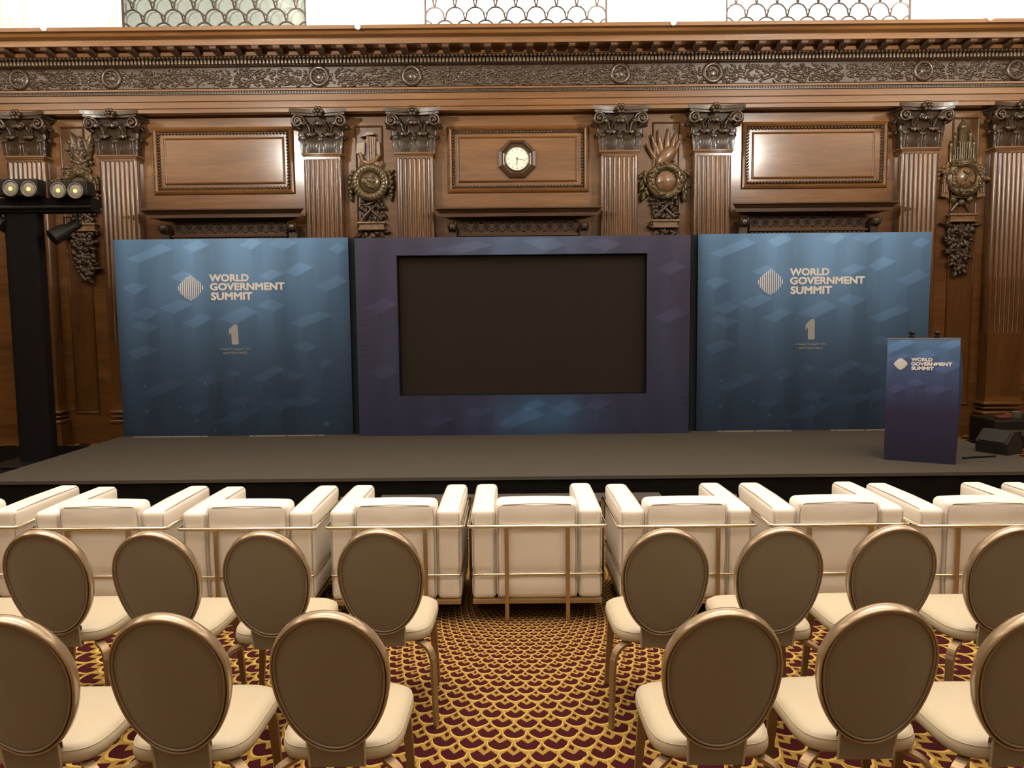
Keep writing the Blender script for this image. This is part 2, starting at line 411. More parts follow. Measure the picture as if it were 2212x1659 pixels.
def kids(o): return [c for c in bpy.data.objects if c.parent == o]
def copy_tree(o, parent=None, cache=None):
    c = o.copy(); C.objects.link(c); c.parent = parent
    for ch in list(o.children): copy_tree(ch, c)
    return c

# ================================================================== THE ROOM
XL, XR, YB, ZT = -9.0, 9.0, -5.5, 7.6
fl = MB().add([(XL, YB, 0), (XR, YB, 0), (XR, YW + .2, 0), (XL, YW + .2, 0), (XL, YB, -.1), (XR, YB, -.1), (XR, YW + .2, -.1), (XL, YW + .2, -.1)],
              [(0, 1, 2, 3), (7, 6, 5, 4), (0, 4, 5, 1), (1, 5, 6, 2), (2, 6, 7, 3), (3, 7, 4, 0)]).build('floor', 'carpet')
struct(fl, 'dark red carpet with a golden fish-scale fan pattern')
struct(MB().box(XL, XR, YB, YW + .2, ZT, ZT + .1).build('ceiling', 'ceiling'), 'unseen ceiling, coloured dark to cut bounced light')
for q in CHAN:
    ch_ = thing('chandelier', 'unseen chandelier with added light-blocking shade, hanging over the seats on the ' + ('left' if q[0] < 0 else 'right') + ', above the picture', 'chandelier', (q[0], q[1], q[2] - .46), 0, 'chandeliers above the seats')
    mb = MB(); n = 36; pr_ = [(.04, 0), (.22, .03), (.38, .12), (.47, .26), (.50, .40), (.515, .40), (.485, .25), (.39, .10), (.22, .012), (.04, -.02)]
    v = []; f = []
    for (r0, z0_) in pr_: v += [(r0 * math.cos(2 * math.pi * i / n), r0 * math.sin(2 * math.pi * i / n), z0_) for i in range(n)]
    for k in range(len(pr_) - 1):
        for i in range(n): f.append((k * n + i, k * n + (i + 1) % n, (k + 1) * n + (i + 1) % n, (k + 1) * n + i))
    for i in range(n): f.append(((len(pr_) - 1) * n + i, (len(pr_) - 1) * n + (i + 1) % n, (i + 1) % n, i))
    mb.add(v, f, True); mb.build('light_block_bowl', 'gilt', ch_)  # opaque shade added to keep lamp light off the lower wall
    MB().tube([(0, 0, -.02), (0, 0, ZT - q[2] + .46)], .02, 8).build('rod', 'gilt', ch_)
Z_LEDGE = zc(50, 9.78)                       # top lip of the great cornice
wl = MB().box(XL - .1, XL, YB, YW + .2, 0, 5.4).build('wall_left', 'wood_v'); struct(wl, 'wood panelled side wall on the left')
MB().box(XL - .1, XL, YB, YW + .2, 5.4, ZT).build('upper_wall', 'plaster', wl)
wr = MB().box(XR, XR + .1, YB, YW + .2, 0, 5.4).build('wall_right', 'wood_v'); struct(wr, 'wood panelled side wall on the right')
MB().box(XR, XR + .1, YB, YW + .2, 5.4, ZT).build('upper_wall', 'plaster', wr)
wf = MB().box(XL, XR, YB - .1, YB, 0, 5.4).build('wall_front', 'wood_v'); struct(wf, 'wood panelled wall behind the camera')
MB().box(XL, XR, YB - .1, YB, 5.4, ZT).build('upper_wall', 'plaster', wf)

wb = MB().box(XL, XR, YW, YW + .2, 0, Z_LEDGE).build('wall_back', 'wood_h'); struct(wb, 'tall mahogany panelled wall behind the stage')
# windows in the pale wall over the cornice
wins = []
for (a, b_) in ((263, 662), (917, 1312), (1568, 1968)):
    wins.append((P(a, 45, YW).x, P(b_, 45, YW).x))
zW0, zW1 = Z_LEDGE + 0.02, 7.0
ub = MB(); xs = [XL] + [q for w_ in wins for q in w_] + [XR]
for i in range(0, len(xs), 2): ub.box(xs[i], xs[i + 1], YW, YW + .2, Z_LEDGE, ZT)
for w_ in wins: ub.box(w_[0], w_[1], YW, YW + .2, zW1, ZT)
ub.build('upper_wall', 'plaster', wb)

# pale plaster relief on the upper wall at the far left
rl = MB()
for (a, b_) in ((3, 60), (195, 245)):
    p0, p1 = P(a, 30, YW - .03).x, P(b_, 30, YW - .03).x
    rl.frame(p0, p1, Z_LEDGE + .06, Z_LEDGE + 1.0, 0.05, YW - .05, YW)
    rl.ball(((p0 + p1) / 2, YW, Z_LEDGE + .38), (0.09, 0.03, 0.1))
    rl.leaf(((p0 + p1) / 2, YW, Z_LEDGE + .28), math.pi / 2 + .6, .16, .04, .04); rl.leaf(((p0 + p1) / 2, YW, Z_LEDGE + .28), math.pi / 2 - .6, .16, .04, .04)
struct(rl.build('trim_2', 'plaster'), 'pale plaster relief panels above the cornice at the far left')

for k, (x0, x1) in enumerate(wins):
    mb = MB(); yg = YW + .02
    n = 9; p = (x1 - x0) / n; rt = .011
    hh = p * 0.62
    for row in range(6):
        zb = zW0 + row * hh; offx = 0 if row % 2 == 0 else p / 2
        for i in range(-1, n + 1):
            xa = x0 + i * p + offx
            pts = []
            for q in range(13):
                w = q / 12 * 2 - 1
                x = xa + p / 2 + w * p / 2 * 0.97; z = zb + p * 0.60 * math.sqrt(max(0, 1 - abs(w) ** 2.2))
                if x0 <= x <= x1: pts.append((x, yg, z))
            if len(pts) > 2: mb.tube(pts, rt, 6)
            if x0 <= xa <= x1:                              # small open loop where two arcs meet
                mb.tube([(xa - .011, yg, zb + .01), (xa - .016, yg, zb + .07), (xa, yg, zb + .10), (xa + .016, yg, zb + .07), (xa + .011, yg, zb + .01)], .007, 6)
    for x in (x0 + .012, x1 - .012): mb.tube([(x, yg, zW0), (x, yg, zW0 + 6.4 * hh)], .014, 6)
    mb.box(x0, x1, yg - .012, yg + .012, zW0 - .02, zW0 + .004)
    w_ = mb.build('window_%d' % (k + 1), 'iron')
    struct(w_, ['dark wrought iron scallop grille window over the left bay', 'scallop grille window over the clock', 'scallop grille window over the right bay'][k])
    g = MB().box(x0, x1, YW + .12, YW + .13, zW0 - .02, zW1).build('window_pane', 'glass_dim' if k == 0 else 'glass_lit', w_)

# ------------------------------------------------------------------ great cornice (trim_1)
def lvl(y, Y): return (Y, zc(y, Y))
prof = [lvl(50, 9.78), lvl(58, 9.78), lvl(61, 9.82), lvl(63, 9.84), lvl(70, 9.86), lvl(75, 9.91), lvl(77, 9.93), lvl(78, 9.95), lvl(91, 9.95)]
zs = prof[-1][1]                                   # soffit level
prof += [(9.99, zs), (9.99, zs + .015), (10.20, zs + .015), (10.20, zs)]
z_mod0 = zc(114, 10.2)
prof += [(10.20, z_mod0), (10.26, z_mod0 - .012), (10.32, zc(121, 10.3)), (10.33, zc(121, 10.3)), (10.33, zc(133, 10.30)), (10.36, zc(134, 10.32)), (10.39, zc(139, 10.38)),
         (10.42, zc(140, 10.42)), (10.42, zc(185, 10.42)), (10.32, zc(186, 10.32)), (10.32, zc(190, 10.32)), (10.36, zc(193, 10.36)), (10.37, zc(197, 10.37)),
         (10.365, zc(198, 10.365)), (10.365, zc(212, 10.365)), (10.385, zc(214, 10.385)), (10.385, zc(227, 10.385)), (10.40, zc(229, 10.40)), (10.40, zc(237, 10.40)),
         (YW + .05, zc(237, 10.40)), (YW + .05, prof[0][1])]
t1 = MB().extr_x(prof, XL, XR).build('trim_1', 'wood_h'); struct(t1, 'deep mahogany cornice and architrave running across the wall')
# modillions: bracket blocks under the corona
pm = (P(1106 + 45.4, 100, 10.05).x - P(1106, 100, 10.05).x)
mm = MB()
pr = [(9.985, zs + .01), (9.985, zs - .022), (10.0, zs - .036), (10.05, zs - .040), (10.10, zs - .042), (10.15, zs - .045), (10.20, zs - .05), (10.22, zs - .05), (10.22, zs + .01)]
mm.extr_x(pr, -.040, .040)
mm.box(-.048, .048, 9.972, 10.21, zs - .006, zs + .012)
me = mm.mesh('modillion', 'wood_dark')
x0m = P(1106 - 7, 105, 10.05).x
k0 = -27
for i in range(-27, 28):
    x = x0m + i * pm
    if XL + .1 < x < XR - .1:
        o = bpy.data.objects.new('modillion', me); C.objects.link(o); o.parent = t1; o.location = (x, 0, 0)
# dentils and bead rows are the cornice's own pattern
db = MB(); pdn = pm / 5.6; x = XL + .05
z0d, z1d = zc(132.5, 10.27), zc(121.5, 10.27)
while x < XR:
    db.rbox((x, 10.30, (z0d + z1d) / 2), (pdn * .33, .035, (z1d - z0d) / 2), .008, 1); x += pdn
db.build('dentil_band', 'carved_mid', t1)
eb = MB(); x = XL + .05; pe = pm / 5.0; ze = zc(117.5, 10.2)
while x < XR:
    eb.ball((x, 10.21, ze), (.020, .022, .019), 6, 5); x += pe
eb.build('egg_moulding', 'carved', t1)
sb = MB(); x = XL
while x < XR:
    sb.ball((x, 10.345, zc(193.5, 10.345)), (.014, .02, .016), 6, 4); x += .036
sb.box(XL, XR, 10.34, 10.40, zc(197.5, 10.35), zc(190.5, 10.35))
sb.build('leaf_moulding', 'carved', t1)
# frieze carving: bunched leaves and fruit strung along a dark ground
fz0, fz1 = zc(184, 10.42), zc(141, 10.42); fzm = (fz0 + fz1) / 2
fr = MB(); fr.box(XL, XR, 10.405, 10.43, fz0 - .005, fz1 + .005)
fr.build('frieze_ground', 'carved', t1)
fc = MB(); x = XL + .1
while x < XR - .1:
    t = (x - XL) / 0.335
    amp = 0.070 + 0.045 * abs(math.sin(math.pi * t))
    for q in range(7):
        z = fzm - .012 + random.uniform(-amp, amp); rr = random.uniform(.013, .024)
        if random.random() < .35: fc.ball((x + random.uniform(-.02, .02), 10.405, z), (rr, .020, rr * random.uniform(.8, 1.2)), 6, 4)
        else: fc.leaf((x, 10.41, z), (0 if math.sin(math.pi * t / 2) > 0 else math.pi) + random.uniform(-.8, .8), random.uniform(.06, .10), random.uniform(.016, .026), .030)
    x += .036
fc.build('frieze_carving', 'carved', t1)
# rope edge under the frieze
# ------------------------------------------------------------------ pilasters
Z_ARCH = zc(237, 10.40)
SHX = [(59, 'at the far left edge behind the floodlights'), (258, 'right of the fruit carving'),
       (698, 'left of the book carving'), (897, 'right of the book carving'),
       (1338, 'left of the feathered carving'), (1539, 'right of the feathered carving'),
       (1985, 'left of the domed castle carving'), (2186, 'at the far right edge')]
HW = 0.242
zcap1 = Z_ARCH; zcap0 = zc(327, 10.40); znk = zc(334, 10.40)
zfl0 = P(2180, 719, 10.40).z
def capital_parts(root):
    h = zcap1 - zcap0
    cp = MB()                                                    # bell: flares out to the abacus
    pts = [(HW * .93, 0), (HW * .93, .30), (HW * .98, .62), (HW * 1.10, .86)]
    v = []; f = []
    for (w, t) in pts:
        d = (w - HW * .93)
        v += [(-w, 10.405 - d, zcap0 + t * h), (w, 10.405 - d, zcap0 + t * h), (w, YW, zcap0 + t * h), (-w, YW, zcap0 + t * h)]
    for k in range(3):
        for i in range(4): f.append((k * 4 + i, k * 4 + (i + 1) % 4, k * 4 + 4 + (i + 1) % 4, k * 4 + 4 + i))
    f.append((12, 13, 14, 15)); cp.add(v, f)
    cap = cp.build('capital', 'carved', root)
    ab = MB()                                                    # abacus with concave sides and pointed horns
    for (za, zb, e) in ((zcap1 - .045, zcap1 + .004, .0), (zcap1 - .075, zcap1 - .045, .025)):
        poly = []
        wx = .368 - e; yf = 10.215 + e
        n = 14
        for i in range(n + 1):
            t = i / n * 2 - 1; poly.append((t * wx, yf + .075 * (1 - t * t)))
        poly += [(wx - .005, yf + .055)]
        for i in range(7):
            t = i / 6; poly.append((wx - .065 * math.sin(math.pi * min(1, t * 1.0)) - .03, yf + .06 + t * (YW - yf - .06)))
        for i in range(7):
            t = 1 - i / 6; poly.append((-(wx - .065 * math.sin(math.pi * min(1, t)) - .03), yf + .06 + t * (YW - yf - .06)))
        poly += [(-(wx - .005), yf + .055)]
        ab.extr_z(poly, za, zb)
    ab.build('abacus', 'carved', cap)
    fw = MB()                                                    # flower in the middle of the abacus
    zf = zcap1 - .035
    for i in range(6):
        a = i * math.pi / 3; fw.ball((.045 * math.cos(a), 10.255, zf + .045 * math.sin(a)), (.028, .028, .028), 7, 5)
    fw.ball((0, 10.235, zf), .022); fw.build('rosette', 'carved', cap)
    def spiral(cx, cz, R0, sgn, y, turns=1.7, r0=.019):
        pts = []; rr = []
        for i in range(26):
            t = i / 25; a = math.pi / 2 + sgn * 2 * math.pi * turns * t; q = R0 * (1 - .82 * t)
            pts.append((cx + q * math.cos(a), y - .03 * t, cz + q * math.sin(a))); rr.append(r0 * (1 - .45 * t))
        return pts, rr
    for sx in (-1, 1):
        vo = MB()
        cx, cz = sx * .275, zcap1 - .155
        p_, r_ = spiral(cx, cz, .078, -sx, 10.27)
        vo.tube([(sx * .12, 10.37, zcap1 - .34), (sx * .16, 10.34, zcap1 - .20), (sx * .22, 10.30, zcap1 - .10)] + p_, [.016, .018, .019] + r_, 7, up=(0, 1, 0))
        vo.ball((cx, 10.25, cz), (.022, .02, .022))
        vo.leaf((sx * .25, 10.33, zcap1 - .25), math.pi / 2 - sx * 1.0, .15, .04, .07)
        # side scroll turned to the flank
        vo.tube([(sx * (.30 + .03 * math.sin(a)), 10.33 + .06 * math.cos(a), cz + .05 * math.sin(a * 1.0)) for a in [i * .6 for i in range(11)]], .013, 6)
        vo.build('volute', 'carved', cap)
        vi = MB()
        p_, r_ = spiral(sx * .052, zcap1 - .165, .042, -sx * -1, 10.31, 1.4, .012)
        vi.tube([(sx * .10, 10.38, zcap1 - .33), (sx * .105, 10.35, zcap1 - .23)] + p_, [.011, .012] + r_, 6, up=(0, 1, 0))
        vi.build('inner_scroll', 'carved', cap)
    def acan(cx, zb, w, hh, out, y0=10.40, turn=0.0):
        mb = MB()
        path = [(0, 0), (.10, .25), (.16, .50), (.28, .72), (.50, .90), (.80, 1.0), (1.0, .93), (1.02, .80)]
        ns = 10
        def fn(s_, t_):
            k = t_ * (len(path) - 1); i = min(int(k), len(path) - 2); q = k - i
            o = path[i][0] * (1 - q) + path[i + 1][0] * q; z = path[i][1] * (1 - q) + path[i + 1][1] * q
            u = s_ * 2 - 1
            lobes = .74 + .26 * abs(math.cos(t_ * math.pi * 4.5))
            ww = w * (.62 + .45 * math.sin(math.pi * min(1, t_ * .85 + .1))) * lobes * (1 - .45 * max(0, t_ - .75) / .25)
            ridge = .020 * (abs(math.cos(u * math.pi * 2.5)))
            x = u * ww; y = -(o * out + ridge + .008) + abs(u) ** 2 * out * .35 * t_
            return (cx + x * math.cos(turn) - y * math.sin(turn), y0 + x * math.sin(turn) + y * math.cos(turn), zb + z * hh - abs(u) ** 2 * .05 * hh * (t_ > .6))
        mb.grid(fn, ns, 14)
        return mb
    for cx in (-.118, .118): acan(cx, zcap0, .104, h * .46, .125).build('acanthus_leaf', 'carved', cap)
    for cx in (-.225, 0, .225): acan(cx, zcap0, .062, h * .40 if cx else h * .36, .05, 10.402).build('acanthus_leaf', 'carved_light' if 0 else 'carved', cap)
    for cx in (0, -.215, .215): acan(cx, zcap0 + h * .24, .092, h * .48, .150).build('acanthus_leaf', 'carved', cap)
    for sx in (-1, 1):
        acan(sx * HW * .93, zcap0, .06, h * .44, .08, 10.50, turn=sx * math.pi / 2).build('acanthus_leaf', 'carved', cap)
        acan(sx * HW * .95, zcap0 + h * .22, .06, h * .46, .12, 10.46, turn=sx * math.pi / 2).build('acanthus_leaf', 'carved', cap)
    for cx in (-.225, 0, .225):
        MB().tube([(cx, 10.392, zcap0), (cx, 10.375, zcap0 + h * .2), (cx, 10.37, zcap0 + h * .34)], [.018, .013, .016], 6).build('stalk', 'carved', cap)
    rg = MB()
    for i in range(10):
        rg.ball(((-.5 + (i + .5) / 10) * .42, 10.375, zcap0 + h * .59), (.018, .02, .014), 6, 4)
    rg.build('bead_row', 'carved', cap)
def make_pilaster():
    root = bpy.data.objects.new('pilaster', None); C.objects.link(root)
    sh = MB(); nfl = 7; pf = .0615; gw = .0205
    prof_ = [(-HW, YW)]
    prof_.append((-HW, 10.40))
    for i in range(nfl):
        cx = (i - (nfl - 1) / 2) * pf
        for j in range(13):
            a = math.pi * (j / 12 * 2 - 1); prof_.append((cx + a / (2 * math.pi) * pf, 10.40 + .021 * (max(0, (.5 + .5 * math.cos(a)) - .10) / .90) ** .6))
    prof_ += [(HW, 10.40), (HW, YW)]
    ztf = znk - .035
    sh.extr_z(prof_[::-1], zfl0, ztf, True)
    sh.box(-HW, HW, 10.40, YW, ztf, znk)
    sh.box(-HW, HW, 10.40, YW, .55, zfl0)
    for i in range(nfl):                                         # round heads and feet of the flutes
        cx = (i - (nfl - 1) / 2) * pf
        sh.torus((cx, 10.402, ztf - .004), gw, .004, 8, 5, a0=0, a1=math.pi)
        sh.torus((cx, 10.402, zfl0 + .006), gw, .005, 8, 5, a0=math.pi, a1=2 * math.pi)
    sh.build('shaft', 'wood_v', root)
    MB().cbox(-HW - .028, HW + .028, 10.375, YW, znk + .012, zcap0 + .004, .012).cbox(-HW - .012, HW + .012, 10.388, YW, znk - .004, znk + .014, .006).build('necking', 'wood_h', root)
    b = MB().box(-HW - .05, HW + .05, 10.35, YW, 0, .30)
    for (z, e, r_) in ((.33, .045, .03), (.40, .02, .018), (.46, .035, .025)):
        b.cbox(-HW - e, HW + e, 10.40 - e, YW, z - r_, z + r_, r_ * .9)
    b.box(-HW - .005, HW + .005, 10.395, YW, .48, .56)
    b.build('base', 'wood_h', root)
    capital_parts(root)
    return root
pil0 = make_pilaster()
for i, (px, lab) in enumerate(SHX):
    o = pil0 if i == 0 else copy_tree(pil0)
    o.name = 'pilaster'
    o.location = (P(px, 420, 10.40).x, -.002, 0)
    tag(o, 'fluted mahogany pilaster with leafy capital ' + lab, 'pilaster', 'fluted pilasters along the back wall')

# frieze wreaths over each pilaster
def make_wreath():
    mb = MB(); n = 22
    for i in range(n):
        a = 2 * math.pi * i / n
        mb.leaf((.105 * math.cos(a), 0, .105 * math.sin(a)), a + math.pi / 2 + .35, .06, .020, .05)
        mb.leaf((.115 * math.cos(a), 0, .115 * math.sin(a)), a + math.pi / 2 - .25, .055, .018, .03)
    mb.torus((0, -.016, 0), .112, .028, 24, 7)
    return mb
wm = make_wreath().mesh('frieze_wreath', 'carved'); wr_root = None
med = MB().lathe_y((0, 0), [(.085, 0), (.082, .0), (.06, -.004), (.045, -.020), (.02, -.026), (.004, -.027)], 18).mesh('medallion', 'carved')
WX = [(40, 165, 'above the pilaster at the far left edge'), (240, 163, 'above the second pilaster from the left edge'), (689, 162, 'above the pilaster left of the book carving'),
      (889, 161, 'above the pilaster between book carving and clock'), (1340, 157, 'above the pilaster right of the clock'), (1540, 154, 'above the pilaster right of the feathered carving'),
      (1995, 150, 'above the pilaster left of the castle carving'), (2196, 143, 'above the pilaster at the far right edge')]
for px, py, lab in WX:
    p = P(px, py, 10.39)
    r_ = thing('frieze_wreath', 'small dark carved leaf wreath on the frieze, ' + lab, 'wreath', (p.x, 10.41, fzm), 0, 'wreaths on the frieze')
    a = bpy.data.objects.new('leaf_ring', wm); C.objects.link(a); a.parent = r_
    b = bpy.data.objects.new('medallion', med); C.objects.link(b); b.parent = r_

# ------------------------------------------------------------------ wall panels between the pilasters
def bay(px0, px1, py0, py1, ix0, ix1, iy0, iy1, label):
    a = P(px0, py0, YW); b = P(px1, py1, YW); xm = (px0 + px1) / 2
    z1, z0 = P(xm, py0, YW).z, P(xm, py1, YW).z
    r_ = thing('wall_panel', label, 'wall panel', (0, 0, 0), 0, 'raised panels between the pilasters')
    x0, x1 = a.x, b.x
    xi0, xi1 = P(ix0, iy0, YW).x, P(ix1, iy0, YW).x
    zi1, zi0 = P(xm, iy0, YW).z, P(xm, iy1, YW).z
    MB().frame(x0, x1, z0, z1, .075, YW - .045, YW).build('outer_moulding', 'wood_h', r_)
    tw = MB(); n = int((x1 - x0) / .048)                          # twisted ribbon edge inside the moulding
    d = .075
    for i in range(n):
        x = x0 + d + (x1 - x0 - 2 * d) * (i + .5) / n
        for z in (z0 + d + .012, z1 - d - .012): tw.ball((x, YW - .012, z), (.028, .022, .015), 6, 4, Matrix.Rotation(.7, 3, 'Y'))
    n = int((z1 - z0) / .048)
    for i in range(n):
        z = z0 + d + (z1 - z0 - 2 * d) * (i + .5) / n
        for x in (x0 + d + .012, x1 - d - .012): tw.ball((x, YW - .012, z), (.015, .022, .028), 6, 4, Matrix.Rotation(.7, 3, 'Y'))
    tw.build('twisted_edge', 'carved', r_)
    MB().frame(xi0, xi1, zi0, zi1, .035, YW - .03, YW).build('inner_moulding', 'wood_h', r_)
    MB().box(xi0 + .03, xi1 - .03, YW - .012, YW + .02, zi0 + .03, zi1 - .03).build('panel_field', 'wood_h', r_)
    return r_
bay(327, 639, 274, 421, 353, 614, 297, 399, 'raised wooden wall panel above the left backdrop panel')
bay(965, 1272, 271, 417, 988, 1247, 294, 394, 'raised wooden wall panel that holds the clock')
bay(1602, 1915, 262, 408, 1624, 1890, 284, 386, 'raised wooden wall panel above the right backdrop panel')

# carved door hoods just above the backdrop
def hood(x0px, x1px, ypx, label):
    xm = (x0px + x1px) / 2; dy = ypx - 446
    r_ = thing('door_hood', label, 'door hood', (0, 0, 0), 0, 'carved door hoods above the backdrop')
    def zz(y, Y): return P(xm, y + dy, Y).z
    x0, x1 = P(x0px, ypx, 10.22).x, P(x1px, ypx, 10.22).x
    z_a, z_b, z_c = zz(446, 10.2), zz(455, 10.2), zz(458, 10.24)
    prof = [(10.18, z_a), (10.18, z_a - .018), (10.21, z_a - .03), (10.25, z_b - .01), (10.26, z_c), (10.26, zz(466, 10.26)), (10.36, zz(468, 10.3)), (10.40, zz(472, 10.38)), (YW, zz(472, 10.38)), (YW, z_a + .03)]
    n = len(prof); v = []
    for k, sx in ((0, -1), (1, 1)):
        for (y, z) in prof:
            e = (y - 10.18); xx = (x0 + e * .85) if sx < 0 else (x1 - e * .85)
            v.append((xx, y, z))
    f = [tuple(range(n)), tuple(range(2 * n - 1, n - 1, -1))] + [(i, n + i, n + (i + 1) % n, (i + 1) % n) for i in range(n)]
    MB().add(v, f).build('cornice_shelf', 'wood_dark', r_)
    bd = MB(); x = x0 + .28; zb = zz(470, 10.36)
    while x < x1 - .27: bd.ball((x, 10.365, zb), (.016, .016, .013), 6, 4); x += .048
    bd.build('bead_row', 'carved', r_)
    zt, zl = zz(472, 10.4), 2.1
    for sx, xx in ((-1, x0 + .22), (1, x1 - .22)):
        br = MB().rbox((xx, 10.44, zt - .10), (.062, .09, .05), .03, 2).box(xx - .055, xx + .055, 10.42, YW, zl, zt - .10)
        for q in (-.045, .045): br.tube([(xx + q, 10.35, zt - .05), (xx + q, 10.345, zt - .12), (xx + q * .8, 10.40, zt - .16)], .012, 6)
        br.build('bracket', 'carved', r_)
    fx0, fx1 = x0 + .32, x1 - .32
    MB().box(fx0, fx1, 10.47, YW, zt - .30, zt).box(fx0 - .02, fx1 + .02, 10.43, YW, zt - .215, zt - .19).build('frieze_board', 'wood_dark', r_)
    cv = MB(); nn = 11; st = (fx1 - fx0) / nn; zc_ = zt - .095
    for i in range(nn):
        x = fx0 + (i + .5) * st
        cv.torus((x, 10.468, zc_), .048, .009, 16, 5)
        for k in range(5):
            a = k * 2 * math.pi / 5 + .3; cv.leaf((x, 10.47, zc_), a, .04, .012, .02)
        for z in (zc_ + .055, zc_ - .055): cv.ball((x + st / 2, 10.468, z), (.03, .014, .014), 6, 4)
    lb2 = MB()
    for i in range(26): lb2.ball((fx0 + (i + .5) * (fx1 - fx0) / 26, 10.455, zt - .235), (.034, .02, .016), 6, 4)
    cv.build('rosette_carving', 'carved', r_); lb2.build('lower_bead_row', 'carved', r_)
    return r_
hood(303, 658, 450, 'carved wooden door hood above the left backdrop panel')
hood(938, 1301, 447, 'carved wooden door hood below the clock panel')
hood(1580, 1942, 436, 'carved wooden door hood above the right backdrop panel')

